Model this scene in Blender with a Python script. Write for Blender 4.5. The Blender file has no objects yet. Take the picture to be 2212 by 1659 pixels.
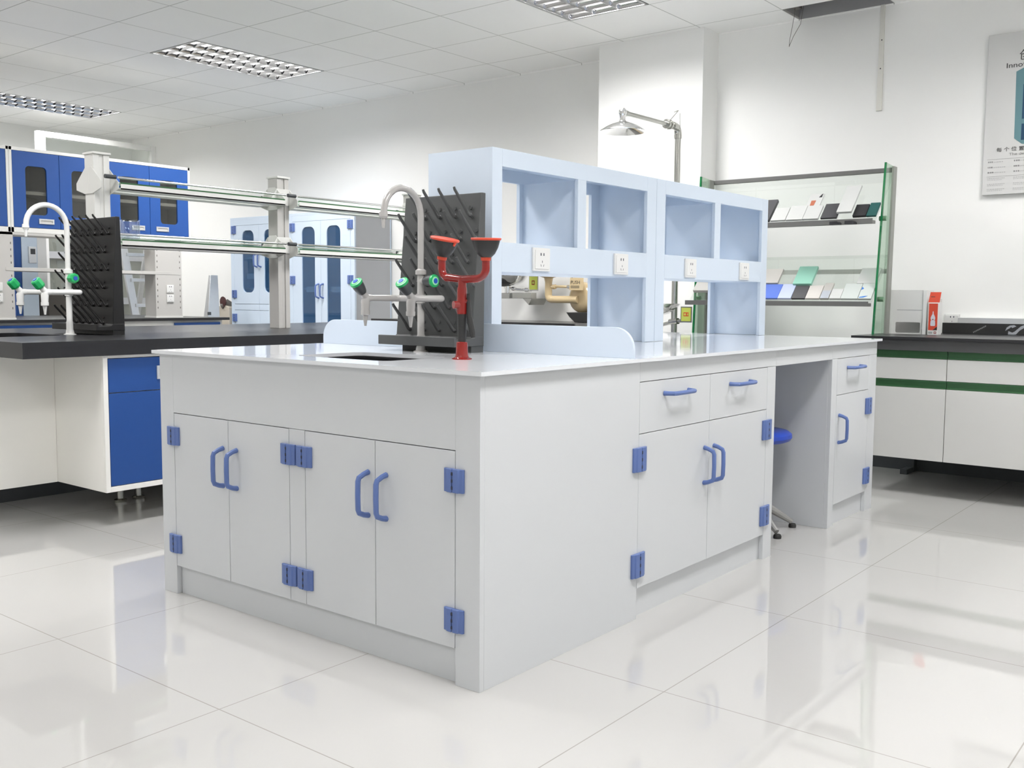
import bpy, bmesh, math, random
from mathutils import Vector, Matrix
random.seed(7)
R = math.radians
sc = bpy.context.scene
col = sc.collection
# ------------------------------------------------------------------ camera
CAM = (1.638564, -1.934743, 1.037172); YAW = 0.670821; PITCH = -0.086262; ROLL = 0.006765; FPX = 2144.025
fw = Vector((-math.sin(YAW) * math.cos(PITCH), math.cos(YAW) * math.cos(PITCH), math.sin(PITCH)))
r0 = Vector((math.cos(YAW), math.sin(YAW), 0)); u0 = r0.cross(fw)
rr = r0 * math.cos(ROLL) + u0 * math.sin(ROLL); uu = -r0 * math.sin(ROLL) + u0 * math.cos(ROLL)
cd = bpy.data.cameras.new('camera'); cam = bpy.data.objects.new('camera', cd); col.objects.link(cam)
m = Matrix((rr, uu, -fw)).transposed().to_4x4(); m.translation = Vector(CAM); cam.matrix_world = m
cd.sensor_width = 36.0; cd.lens = FPX / 2212 * 36.0; cd.clip_start = 0.05; cd.clip_end = 60
sc.camera = cam
# ------------------------------------------------------------------ world, exposure
w = bpy.data.worlds.new('world'); sc.world = w; w.use_nodes = True
w.node_tree.nodes['Background'].inputs[0].default_value = (0.9, 0.95, 1, 1)
w.node_tree.nodes['Background'].inputs[1].default_value = 0.3
sc.view_settings.view_transform = 'Standard'; sc.view_settings.look = 'None'
sc.view_settings.exposure = 0.62; sc.view_settings.gamma = 1.0; sc.view_settings.use_curve_mapping = False
sc.cycles.max_bounces = 14; sc.cycles.diffuse_bounces = 10; sc.cycles.glossy_bounces = 8; sc.cycles.transparent_max_bounces = 16
sc.cycles.sample_clamp_indirect = 6.0; sc.cycles.caustics_reflective = True; sc.cycles.caustics_refractive = False
ROW_POWER = {0: 56.0, 1: 40.0, 2: 20.0}
HC = 2.83; GX0 = -2.19; GX = 0.5955; GY0 = 3.465; GY = 0.589
FIX = []
for i in (-10, -5, 0, 5, 10):
    for j in (0, -5, -10):
        FIX.append((GX0 + i * GX + GX / 2, GY0 + j * GY - GY))
for n_, (fx, fy) in enumerate(FIX):
    ld = bpy.data.lights.new('tube_light', 'AREA'); ld.shape = 'RECTANGLE'; ld.size = 0.5; ld.size_y = 1.1
    ld.energy = ROW_POWER[n_ % 3] * (1.0, 1.0, 1.0, 0.80 if n_ % 3 == 0 else 1.2, 0.32)[n_ // 3]; ld.color = (1.0, 0.985, 0.975); ld.spread = R(180)
    lo = bpy.data.objects.new('tube_light', ld); lo.location = (fx, fy, HC + 0.031); col.objects.link(lo)

# ------------------------------------------------------------------ materials
MATS = {}
def mat(name, c, rough=0.5, metal=0.0, var=0.03, scale=6.0, bump=0.0, trans=0.0, ior=1.45, alpha=1.0, emit=0.0, coat=0.0, spec=0.5):
    if name in MATS: return MATS[name]
    M = bpy.data.materials.new(name); M.use_nodes = True; nt = M.node_tree
    b = nt.nodes['Principled BSDF']
    b.inputs['Roughness'].default_value = rough; b.inputs['Metallic'].default_value = metal
    b.inputs['Transmission Weight'].default_value = trans; b.inputs['IOR'].default_value = ior
    b.inputs['Coat Weight'].default_value = coat; b.inputs['Specular IOR Level'].default_value = spec
    if emit:
        b.inputs['Emission Color'].default_value = (*c, 1); b.inputs['Emission Strength'].default_value = emit
    if var:
        tc = nt.nodes.new('ShaderNodeTexCoord'); n = nt.nodes.new('ShaderNodeTexNoise')
        n.inputs['Scale'].default_value = scale; n.inputs['Detail'].default_value = 3
        nt.links.new(tc.outputs['Object'], n.inputs['Vector'])
        mx = nt.nodes.new('ShaderNodeMix'); mx.data_type = 'RGBA'
        mx.inputs[6].default_value = (*[v * (1 - var) for v in c], 1); mx.inputs[7].default_value = (*[min(1, v * (1 + var)) for v in c], 1)
        nt.links.new(n.outputs['Fac'], mx.inputs[0]); nt.links.new(mx.outputs[2], b.inputs['Base Color'])
        if bump:
            bp = nt.nodes.new('ShaderNodeBump'); bp.inputs['Strength'].default_value = bump; bp.inputs['Distance'].default_value = 0.002
            n2 = nt.nodes.new('ShaderNodeTexNoise'); n2.inputs['Scale'].default_value = scale * 25
            nt.links.new(tc.outputs['Object'], n2.inputs['Vector'])
            nt.links.new(n2.outputs['Fac'], bp.inputs['Height']); nt.links.new(bp.outputs['Normal'], b.inputs['Normal'])
    else:
        b.inputs['Base Color'].default_value = (*c, 1)
    MATS[name] = M
    return M

def grid_mat(name, c, c_line, px, py, ox, oy, lw, rough, coat=0.0, var=0.02, spec=0.5):
    M = mat(name, c, rough, var=0.0, coat=coat, spec=spec); nt = M.node_tree; b = nt.nodes['Principled BSDF']
    g = nt.nodes.new('ShaderNodeNewGeometry'); s = nt.nodes.new('ShaderNodeSeparateXYZ'); nt.links.new(g.outputs['Position'], s.inputs[0])
    def mth(op, a, v=None):
        n = nt.nodes.new('ShaderNodeMath'); n.operation = op
        if isinstance(a, (int, float)): n.inputs[0].default_value = a
        else: nt.links.new(a, n.inputs[0])
        if v is not None:
            if isinstance(v, (int, float)): n.inputs[1].default_value = v
            else: nt.links.new(v, n.inputs[1])
        return n.outputs[0]
    ds = []
    for o, p, q in ((s.outputs[0], px, ox), (s.outputs[1], py, oy)):
        f = mth('FRACT', mth('DIVIDE', mth('SUBTRACT', o, q), p))
        ds.append(mth('MULTIPLY', mth('MINIMUM', f, mth('SUBTRACT', 1.0, f)), p))
    line = mth('LESS_THAN', mth('MINIMUM', ds[0], ds[1]), lw)
    tc = nt.nodes.new('ShaderNodeTexCoord'); n = nt.nodes.new('ShaderNodeTexNoise'); n.inputs['Scale'].default_value = 1.7; n.inputs['Detail'].default_value = 5
    nt.links.new(tc.outputs['Object'], n.inputs['Vector'])
    a = nt.nodes.new('ShaderNodeMix'); a.data_type = 'RGBA'
    a.inputs[6].default_value = (*[v * (1 - var) for v in c], 1); a.inputs[7].default_value = (*[min(1, v * (1 + var)) for v in c], 1)
    nt.links.new(n.outputs['Fac'], a.inputs[0])
    mx = nt.nodes.new('ShaderNodeMix'); mx.data_type = 'RGBA'; nt.links.new(line, mx.inputs[0])
    nt.links.new(a.outputs[2], mx.inputs[6]); mx.inputs[7].default_value = (*c_line, 1)
    nt.links.new(mx.outputs[2], b.inputs['Base Color'])
    return M

WALL = mat('wall_paint', (0.86, 0.86, 0.845), 0.75, var=0.012, scale=1.2)
WALLG = mat('wall_paint_grey', (0.22, 0.22, 0.21), 0.75, var=0.02, scale=1.2)
CEIL = grid_mat('ceiling_tile', (0.90, 0.90, 0.885), (0.52, 0.52, 0.50), GX, GY, GX0, GY0, 0.0035, 0.85)
FLOOR = grid_mat('polished_floor_tile', (0.485, 0.48, 0.468), (0.32, 0.31, 0.285), 0.812, 0.812, 0.372, 0.318, 0.0016, 0.035, coat=0.3)
PP = mat('bench_polypropylene', (0.60, 0.618, 0.64), 0.32, var=0.012, scale=3)
PPH = mat('shelf_polypropylene', (0.58, 0.655, 0.75), 0.38, var=0.012, scale=3)
PPT = mat('worktop_polypropylene', (0.72, 0.74, 0.775), 0.06, var=0.01, scale=3, spec=0.3)
BLUEP = mat('blue_plastic', (0.105, 0.165, 0.39), 0.35, var=0.04, scale=20)
SLOT = mat('dark_slot', (0.02, 0.025, 0.05), 0.6, var=0)
BLACKT = mat('black_worktop', (0.020, 0.020, 0.022), 0.30, var=0.15, scale=8)
BLACKP = mat('black_plastic', (0.022, 0.022, 0.022), 0.42, var=0.1, scale=12)
SINKB = mat('black_sink_plastic', (0.010, 0.010, 0.012), 0.45, var=0.1)
PEGG = mat('grey_peg_plastic', (0.070, 0.073, 0.074), 0.48, var=0.06, scale=12)
PEGB = mat('black_peg_plastic', (0.009, 0.0085, 0.0085), 0.42, var=0.1, scale=12)
FGREY = mat('faucet_grey_enamel', (0.42, 0.41, 0.40), 0.18, var=0.01, coat=0.5)
FWHITE = mat('faucet_white_enamel', (0.80, 0.80, 0.79), 0.2, var=0.01, coat=0.5)
GREENK = mat('green_knob', (0.02, 0.42, 0.13), 0.35, var=0.05)
KDARK = mat('dark_knob', (0.055, 0.06, 0.065), 0.4, var=0.05)
BLUED = mat('blue_disc', (0.03, 0.10, 0.50), 0.35, var=0)
WHITEP = mat('white_plastic', (0.72, 0.72, 0.71), 0.35, var=0.01)
RED = mat('red_enamel', (0.22, 0.010, 0.008), 0.2, var=0.04, coat=0.4)
REDO = mat('orange_red_plastic', (0.60, 0.065, 0.03), 0.4, var=0.03)
STEEL = mat('brushed_steel', (0.55, 0.55, 0.52), 0.22, metal=1.0, var=0.05, scale=30)
CHROME = mat('polished_chrome', (0.86, 0.86, 0.86), 0.10, metal=1.0, var=0.02)
LOUV = mat('louvre_aluminium', (0.52, 0.52, 0.53), 0.10, metal=1.0, var=0.02)
ALU = mat('aluminium', (0.70, 0.71, 0.72), 0.35, metal=0.7, var=0.03, scale=30)
TUBE = mat('lit_tube', (1.0, 0.99, 0.96), 0.4, var=0, emit=6.0)
WMET = mat('white_painted_steel', (0.70, 0.70, 0.675), 0.4, var=0.012)
GMET = mat('grey_painted_steel', (0.50, 0.49, 0.47), 0.45, var=0.02)
CWHITE = mat('cream_white_steel', (0.86, 0.85, 0.81), 0.4, var=0.012)
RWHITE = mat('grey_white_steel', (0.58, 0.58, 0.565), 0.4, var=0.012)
BLUEM = mat('blue_painted_steel', (0.016, 0.072, 0.28), 0.38, var=0.04, scale=40, bump=0.05)
DGLASS = mat('dark_glass', (0.045, 0.045, 0.045), 0.12, var=0.05)
BGLASS = mat('blue_window_pane', (0.05, 0.13, 0.27), 0.1, var=0.05)
LBLUE = mat('pale_blue_panel', (0.58, 0.67, 0.78), 0.35, var=0.012)
GREY = mat('grey_panel', (0.42, 0.43, 0.45), 0.5, var=0.02)
GREEN = mat('green_trim', (0.035, 0.115, 0.045), 0.35, var=0.08, scale=20)
GEDGE = mat('green_glass_edge', (0.01, 0.16, 0.05), 0.15, var=0.05)
RAIL = mat('grey_metal_rail', (0.13, 0.13, 0.125), 0.45, var=0.08, scale=15)
CREAM = mat('cream_enamel', (0.60, 0.47, 0.28), 0.22, var=0.02, coat=0.5)
YGREEN = mat('yellow_green_sign', (0.50, 0.56, 0.10), 0.5, var=0.03)
INK = mat('black_ink', (0.03, 0.03, 0.03), 0.6, var=0)
INKG = mat('grey_ink', (0.25, 0.25, 0.25), 0.6, var=0)
PAPER = mat('poster_print', (0.62, 0.62, 0.61), 0.5, var=0.01)
STOOLB = mat('blue_stool_seat', (0.018, 0.06, 0.42), 0.28, var=0.03)
DBROWN = mat('dark_grey_brown', (0.10, 0.09, 0.08), 0.6, var=0.08)

def glass(name, tint, rough=0.0, fac=0.10, dif=None, dw=0.0):
    # thin clear sheet: mostly see-through with a mirror share that grows at grazing angles
    M = bpy.data.materials.new(name); M.use_nodes = True; nt = M.node_tree; nt.nodes.clear()
    o = nt.nodes.new('ShaderNodeOutputMaterial'); t = nt.nodes.new('ShaderNodeBsdfTransparent'); t.inputs[0].default_value = (*tint, 1)
    g = nt.nodes.new('ShaderNodeBsdfGlossy'); g.inputs['Roughness'].default_value = rough; g.inputs[0].default_value = (1, 1, 1, 1)
    fr = nt.nodes.new('ShaderNodeFresnel'); fr.inputs[0].default_value = 1.5
    ad = nt.nodes.new('ShaderNodeMath'); ad.operation = 'ADD'; nt.links.new(fr.outputs[0], ad.inputs[0]); ad.inputs[1].default_value = fac; ad.use_clamp = True
    ge = nt.nodes.new('ShaderNodeNewGeometry'); sb = nt.nodes.new('ShaderNodeMath'); sb.operation = 'SUBTRACT'; sb.inputs[0].default_value = 1; nt.links.new(ge.outputs['Backfacing'], sb.inputs[1])
    ml = nt.nodes.new('ShaderNodeMath'); ml.operation = 'MULTIPLY'; nt.links.new(sb.outputs[0], ml.inputs[0]); nt.links.new(ad.outputs[0], ml.inputs[1])
    mx = nt.nodes.new('ShaderNodeMixShader'); nt.links.new(ml.outputs[0], mx.inputs[0]); nt.links.new(t.outputs[0], mx.inputs[1]); nt.links.new(g.outputs[0], mx.inputs[2])
    out = mx.outputs[0]
    if dif:
        df = nt.nodes.new('ShaderNodeBsdfDiffuse'); df.inputs[0].default_value = (*dif, 1)
        m2 = nt.nodes.new('ShaderNodeMixShader'); m2.inputs[0].default_value = dw
        nt.links.new(out, m2.inputs[1]); nt.links.new(df.outputs[0], m2.inputs[2]); out = m2.outputs[0]
    nt.links.new(out, o.inputs[0]); MATS[name] = M
    return M
GLASS = glass('clear_glass', (0.96, 0.98, 0.965), 0.0, 0.05)
GLASSG = glass('green_tinted_glass', (0.72, 0.82, 0.74), 0.02, 0.03)
BEAKG = glass('beaker_glass', (0.86, 0.89, 0.92), 0.04, 0.16)

# ------------------------------------------------------------------ mesh builder
class MB:
    def __init__(s): s.v = []; s.f = []; s.mi = []; s.m = 0
    def add(s, vs, fs):
        b = len(s.v); s.v += [tuple(v) for v in vs]
        for f in fs: s.f.append([b + i for i in f]); s.mi.append(s.m)
        return s
    def box(s, x0, x1, y0, y1, z0, z1):
        if x0 > x1: x0, x1 = x1, x0
        if y0 > y1: y0, y1 = y1, y0
        if z0 > z1: z0, z1 = z1, z0
        return s.add([(x0, y0, z0), (x1, y0, z0), (x1, y1, z0), (x0, y1, z0), (x0, y0, z1), (x1, y0, z1), (x1, y1, z1), (x0, y1, z1)],
                     [(0, 3, 2, 1), (4, 5, 6, 7), (0, 1, 5, 4), (1, 2, 6, 5), (2, 3, 7, 6), (3, 0, 4, 7)])
    def beam(s, p, q, wx, wz, up=(0, 0, 1)):
        # rectangular bar from p to q
        p = Vector(p); q = Vector(q); d = (q - p).normalized(); up = Vector(up)
        if abs(d.dot(up)) > 0.98: up = Vector((0, 1, 0))
        a = d.cross(up).normalized() * wx / 2; b = a.cross(d).normalized() * wz / 2
        vs = [p - a - b, p + a - b, p + a + b, p - a + b, q - a - b, q + a - b, q + a + b, q - a + b]
        return s.add(vs, [(0, 3, 2, 1), (4, 5, 6, 7), (0, 1, 5, 4), (1, 2, 6, 5), (2, 3, 7, 6), (3, 0, 4, 7)])
    def tube(s, pts, r, n=12, cap=True):
        pts = [Vector(p) for p in pts]; rs = r if isinstance(r, (list, tuple)) else [r] * len(pts)
        T = [(pts[min(i + 1, len(pts) - 1)] - pts[max(i - 1, 0)]).normalized() for i in range(len(pts))]
        ref = Vector((0, 0, 1)) if abs(T[0].z) < 0.9 else Vector((1, 0, 0))
        a = T[0].cross(ref).normalized(); vs = []
        for i, p in enumerate(pts):
            a = (a - T[i] * a.dot(T[i])).normalized(); b = T[i].cross(a)
            for k in range(n):
                t = 2 * math.pi * k / n; vs.append(p + (a * math.cos(t) + b * math.sin(t)) * rs[i])
        fs = [(i * n + k, i * n + (k + 1) % n, (i + 1) * n + (k + 1) % n, (i + 1) * n + k) for i in range(len(pts) - 1) for k in range(n)]
        if cap: fs += [tuple(range(n))[::-1], tuple(range((len(pts) - 1) * n, len(pts) * n))]
        return s.add(vs, fs)
    def cyl(s, p, q, r, r2=None, n=24): return s.tube([p, q], [r, r if r2 is None else r2], n)
    def lathe(s, prof, c=(0, 0, 0), ax=(0, 0, 1), n=32):
        # prof: (radius, height along ax)
        ax = Vector(ax).normalized(); ref = Vector((0, 0, 1)) if abs(ax.z) < 0.9 else Vector((1, 0, 0))
        a = ax.cross(ref).normalized(); b = ax.cross(a); c = Vector(c); vs = []
        for r, h in prof:
            for k in range(n):
                t = 2 * math.pi * k / n; vs.append(c + ax * h + (a * math.cos(t) + b * math.sin(t)) * max(r, 1e-4))
        fs = [(i * n + k, (i + 1) * n + k, (i + 1) * n + (k + 1) % n, i * n + (k + 1) % n) for i in range(len(prof) - 1) for k in range(n)]
        fs += [tuple(range(n)), tuple(range((len(prof) - 1) * n, len(prof) * n))[::-1]]
        return s.add(vs, fs)
    def prism(s, poly, f, a, b):
        # poly 2-D points, f(u, v, d) -> xyz, extruded from depth a to b
        n = len(poly); vs = [f(u, v, a) for u, v in poly] + [f(u, v, b) for u, v in poly]
        return s.add(vs, [tuple(range(n))[::-1], tuple(range(n, 2 * n))] + [(i, (i + 1) % n, n + (i + 1) % n, n + i) for i in range(n)])
    def ring(s, ou, ov, iu, iv, rad, f, a, b):
        # rectangular plate ou x ov (min,max) with a rounded hole iu x iv
        cu, cv = (iu[0] + iu[1]) / 2, (iv[0] + iv[1]) / 2; hw, hh = (iu[1] - iu[0]) / 2, (iv[1] - iv[0]) / 2
        angs = set()
        for k in range(48): angs.add(2 * math.pi * k / 48)
        for U in ou:
            for V in ov: angs.add(math.atan2(V - cv, U - cu) % (2 * math.pi))
        for su in (-1, 1):
            for sv in (-1, 1):
                for k in range(6):
                    t = math.pi / 2 * k / 5
                    angs.add(math.atan2(sv * (hh - rad + rad * math.sin(t)), su * (hw - rad + rad * math.cos(t))) % (2 * math.pi))
        angs = sorted(angs); A = [angs[0]]
        for t in angs[1:]:
            if t - A[-1] > 1e-4: A.append(t)
        def sd(x, y):
            qx, qy = abs(x) - hw + rad, abs(y) - hh + rad
            return math.hypot(max(qx, 0), max(qy, 0)) + min(max(qx, qy), 0) - rad
        I, O = [], []
        for t in A:
            c, d = math.cos(t), math.sin(t); lo, hi = 0, hw + hh
            for _ in range(40):
                mid = (lo + hi) / 2
                if sd(c * mid, d * mid) > 0: hi = mid
                else: lo = mid
            I.append((cu + c * lo, cv + d * lo))
            k = min(((ou[1] - cu) / c if c > 1e-9 else 1e9), ((ou[0] - cu) / c if c < -1e-9 else 1e9), ((ov[1] - cv) / d if d > 1e-9 else 1e9), ((ov[0] - cv) / d if d < -1e-9 else 1e9))
            O.append((cu + c * k, cv + d * k))
        n = len(A); vs = [f(*p, a) for p in O] + [f(*p, a) for p in I] + [f(*p, b) for p in O] + [f(*p, b) for p in I]; fs = []
        for i in range(n):
            j = (i + 1) % n
            fs += [(i, j, n + j, n + i), (2 * n + j, 2 * n + i, 3 * n + i, 3 * n + j), (j, i, 2 * n + i, 2 * n + j), (n + i, n + j, 3 * n + j, 3 * n + i)]
        return s.add(vs, fs)

def build(name, mb, mats, parent=None, bevel=0.0, smooth=True, base=None):
    """one mesh object; vertices are given in world space and stored relative to the thing's base"""
    if not isinstance(mats, (list, tuple)): mats = [mats]
    me = bpy.data.meshes.new(name)
    root = parent
    while root is not None and root.parent is not None: root = root.parent
    off = Vector(root.location) if root is not None else (Vector(base) if base else Vector((0, 0, 0)))
    me.from_pydata([tuple(Vector(v) - off) for v in mb.v], [], mb.f)
    bm = bmesh.new(); bm.from_mesh(me); bmesh.ops.recalc_face_normals(bm, faces=bm.faces); bm.to_mesh(me); bm.free()
    for M in mats: me.materials.append(M)
    me.polygons.foreach_set('material_index', mb.mi)
    if smooth:
        me.polygons.foreach_set('use_smooth', [True] * len(me.polygons)); me.set_sharp_from_angle(angle=R(35))
    o = bpy.data.objects.new(name, me); col.objects.link(o)
    if parent is not None: o.parent = parent
    elif base: o.location = base
    if bevel:
        b = o.modifiers.new('bevel', 'BEVEL'); b.width = bevel; b.segments = 2; b.limit_method = 'ANGLE'; b.angle_limit = R(40); b.harden_normals = False
    return o
def tag(o, label, cat, group=None):
    o['label'] = label; o['category'] = cat
    if group: o['group'] = group
    return o
def thing(name, label, cat, loc, group=None):
    o = bpy.data.objects.new(name, None); o.empty_display_size = 0.1; o.location = loc; col.objects.link(o)
    return tag(o, label, cat, group)
def struct(name, mb, mats, **k):
    o = build(name, mb, mats, **k); o['kind'] = 'structure'; return o
def dup(o, dx, label, rotz=0.0):
    kids = {}
    for q in list(bpy.data.objects):
        if q.parent: kids.setdefault(q.parent.name, []).append(q)
    def cp(a, par):
        c = a.copy(); col.objects.link(c); c.parent = par
        for k in kids.get(a.name, []): cp(k, c)
        return c
    c = cp(o, None); c.location = Vector(o.location) + Vector(dx); c.rotation_euler.z += rotz; c['label'] = label
    return c
XZ = lambda y0: (lambda u, v, d: (u, y0 + d, v))
YZ = lambda x0: (lambda u, v, d: (x0 + d, u, v))
def text(s, size, f, mats, name, parent, align='LEFT', depth=0.0005):
    """raised lettering: flat text meshed, then mapped by f(u, v, d)"""
    cu = bpy.data.curves.new('t', 'FONT'); cu.body = s; cu.size = size; cu.align_x = align; cu.extrude = depth; cu.resolution_u = 3
    t = bpy.data.objects.new('t', cu); col.objects.link(t); bpy.context.view_layer.update()
    dg = bpy.context.evaluated_depsgraph_get(); me = bpy.data.meshes.new_from_object(t.evaluated_get(dg))
    mb = MB(); mb.add([f(v.co.x, v.co.y, v.co.z) for v in me.vertices], [tuple(p.vertices) for p in me.polygons])
    bpy.data.objects.remove(t); bpy.data.meshes.remove(me); bpy.data.curves.remove(cu)
    return build(name, mb, mats, parent, smooth=False)

# ================================================================== the room
XL, XR, YF = -9.1, 4.6, -5.2
YW, YW2, YC = 4.474, 4.332, 4.117
struct('floor', MB().box(XL - .2, XR + .2, YF - .2, YW + .3, -0.1, 0), FLOOR)
mb = MB()
HOLE = (GX0 + 2 * GX, GX0 + 3 * GX, GY0 + GY, YW2)
xs = [XL] + [GX0 + i * GX for i in range(-11, 12) if XL < GX0 + i * GX < XR] + [XR]
ys = [YF] + [GY0 + j * GY for j in range(-14, 2) if YF < GY0 + j * GY < YW] + [YW]
def is_fix(cx, cy):
    for fx, fy in FIX:
        if abs(cx - fx) < .29 and abs(cy - fy) < .58: return True
    return False
for i in range(len(xs) - 1):
    for j in range(len(ys) - 1):
        cx, cy = (xs[i] + xs[i + 1]) / 2, (ys[j] + ys[j + 1]) / 2
        if is_fix(cx, cy): continue
        if HOLE[0] < cx < HOLE[1] and cy > HOLE[2]: continue
        mb.box(xs[i], xs[i + 1], ys[j], ys[j + 1], HC, HC + 0.012)
struct('ceiling', mb, CEIL, smooth=False)
mb = MB(); mb.box(HOLE[0] - .6, HOLE[1] + .6, HOLE[2] - .6, YW2 + .1, HC + .40, HC + .42); 
struct('trim_1', mb.box(HOLE[0] - .02, HOLE[0] - .004, HOLE[2] - .02, YW2, HC + .012, HC + .40).box(HOLE[1] + .004, HOLE[1] + .02, HOLE[2] - .02, YW2, HC + .012, HC + .40).box(HOLE[0], HOLE[1], HOLE[2] - .02, HOLE[2] - .004, HC + .012, HC + .40).box(HOLE[0], HOLE[1], YW2 - .006, YW2 - .001, HC + .0, HC + .40), mat('plenum_grey', (.34, .34, .345), .7, var=.05), smooth=False)
struct('wall_back', MB().box(XL - .1, -1.566, YW, YW + .12, 0, 3.25).box(-1.566, XR + .1, YW2, YW + .12, 0, 3.25), WALL)
struct('wall_left', MB().box(XL - .12, XL, YF - .1, YW + .1, 0, 3.25), WALL)
struct('wall_right', MB().box(XR, XR + .12, YF - .1, YW + .1, 0, 3.25), WALL)
struct('wall_front', MB().box(XL - .1, XR + .1, YF - .12, YF, 0, 3.25), WALL)
struct('trim_2', MB().box(-2.39, -1.566, YC, YW + .02, 0, HC), WALL)     # square column
struct('trim_3', MB().box(XL, -2.39, YW - .004, YW + .01, HC - .014, HC).box(-1.55, XR, YW2 - .004, YW2 + .01, HC - .008, HC), CEIL)

# ------------------------------------------------------------------ ceiling lights
def ceiling_light(fx, fy, label):
    t = thing('ceiling_light', label, 'ceiling light', (fx, fy, HC), 'recessed louvred ceiling lights')
    hw, hl, H = GX / 2 - .004, GY - .004, 0.105
    mb = MB(); x0, x1, y0, y1 = fx - hw, fx + hw, fy - hl, fy + hl
    mb.box(x0, x1, y0, y1, HC + H, HC + H + .004)
    mb.box(x0, x0 + .003, y0, y1, HC, HC + H).box(x1 - .003, x1, y0, y1, HC, HC + H).box(x0, x1, y0, y0 + .003, HC, HC + H).box(x0, x1, y1 - .003, y1, HC, HC + H)
    mb.box(x0, x0 + .018, y0, y1, HC - .002, HC + .001).box(x1 - .018, x1, y0, y1, HC - .002, HC + .001)
    mb.box(x0, x1, y0, y0 + .018, HC - .002, HC + .001).box(x0, x1, y1 - .018, y1, HC - .002, HC + .001)
    build('housing', mb, mat('light_housing', (.42, .42, .42), .3, metal=.6, var=.02), t, smooth=False)
    mb = MB(); ix0, ix1, iy0, iy1 = x0 + .02, x1 - .02, y0 + .02, y1 - .02
    LH = 0.024
    def wedge_y(xc, a, b):      # long reflector between two tubes, parabolic sides
        prof = [(-.002, 0), (.002, 0), (.006, .014), (.016, LH), (-.016, LH), (-.006, .014)]
        mb.prism(prof, lambda u, v, d: (xc + u, d, HC + v), a, b)
    def wedge_x(yc, a, b):
        prof = [(-.001, .003), (.001, .003), (.004, .012), (.009, LH - .002), (-.009, LH - .002), (-.004, .012)]
        mb.prism(prof, lambda u, v, d: (d, yc + u, HC + v), a, b)
    for k in range(4): wedge_y(ix0 + (ix1 - ix0) * k / 3, iy0, iy1)
    for k in range(13): wedge_x(iy0 + (iy1 - iy0) * k / 12, ix0, ix1)
    build('louvre', mb, LOUV, t)
    for k in range(3):
        xc = ix0 + (ix1 - ix0) * (k + .5) / 3
        build('tube', MB().cyl((xc, iy0 + .02, HC + .062), (xc, iy1 - .02, HC + .062), .013, n=12), TUBE, t)
    return t
n0 = len(bpy.data.objects)
LL = {(-5, 0): 'louvred ceiling light wholly in view in the upper left of the photo',
      (-10, 0): 'louvred ceiling light cut by the left edge of the photo',
      (0, 0): 'bright louvred ceiling light cut by the top edge, above the long bench'}
first = None
for i in (-10, -5, 0, 5, 10):
    for j in (0, -5, -10):
        fx, fy = GX0 + i * GX + GX / 2, GY0 + j * GY - GY
        lab = LL.get((i, j)) or 'louvred ceiling light in the %s row from the back wall, %s from the left wall' % (['first', 'second', 'third'][-j // 5], ['first', 'second', 'third', 'fourth', 'fifth'][(i + 10) // 5])
        if first is None: first = ceiling_light(fx, fy, lab)
        else:
            c = dup(first, (0, 0, 0), lab); c.location = (fx, fy, HC)
            
# ================================================================== main white bench
W, L, H = 1.4608, 3.0356, 0.838
ZD, ZT, ZQ, ZR = 0.6359, 0.1009, 0.6056, 0.7729
def hinge(name, c, n, wd=.068, ht=.063, parent=None, M=None):
    """n: outward axis '-y' or '+x'"""
    mb = MB(); u = c[0] if n == '-y' else c[1]; z = c[2]
    def f(a, b, d): return (a, c[1] - d, b) if n == '-y' else (c[0] + d, a, b)
    h = ht / 2; q = wd / 2
    prof = [(-q, 0), (-q, .007), (-q + .012, .009), (-q + .014, .013), (-.002, .014), (-.002, .010), (.002, .010), (.002, .014), (q - .014, .013), (q - .012, .009), (q, .007), (q, 0)]
    mb.prism(prof, lambda a, b, d: f(u + a, d, b), z - h, z + h)
    mb.m = 1
    for k in (-1, 0, 1):
        x0, x1, y0, y1 = u - .0035, u + .0035, z + k * ht * .3 - ht * .07, z + k * ht * .3 + ht * .07
        mb.prism([(x0, y0), (x1, y0), (x1, y1), (x0, y1)], f, .009, .0146)
    return build(name, mb, [M or BLUEP, SLOT], parent, bevel=.0012)
def pull(c, n, vertical, ln=.125, out=.04, parent=None, M=None, r=.0078):
    mb = MB(); e = [(-ln / 2, 0), (-ln / 2 + .004, out * .45), (-ln / 2 + .012, out * .9), (-ln / 2 + .022, out), (0, out + .001), (ln / 2 - .022, out), (ln / 2 - .012, out * .9), (ln / 2 - .004, out * .45), (ln / 2, 0)]
    pts = []
    for s, d in e:
        p = [0, 0, 0]
        if vertical: p[2] = s
        elif n == '-y': p[0] = s
        else: p[1] = s
        if n == '-y': p[1] = -d
        else: p[0] = d
        pts.append((c[0] + p[0], c[1] + p[1], c[2] + p[2]))
    mb.tube(pts, [r * 1.1] + [r] * (len(pts) - 2) + [r * 1.1], 8)
    return build('handle', mb, M or BLUEP, parent)
G = .0012
TH = .018
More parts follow.
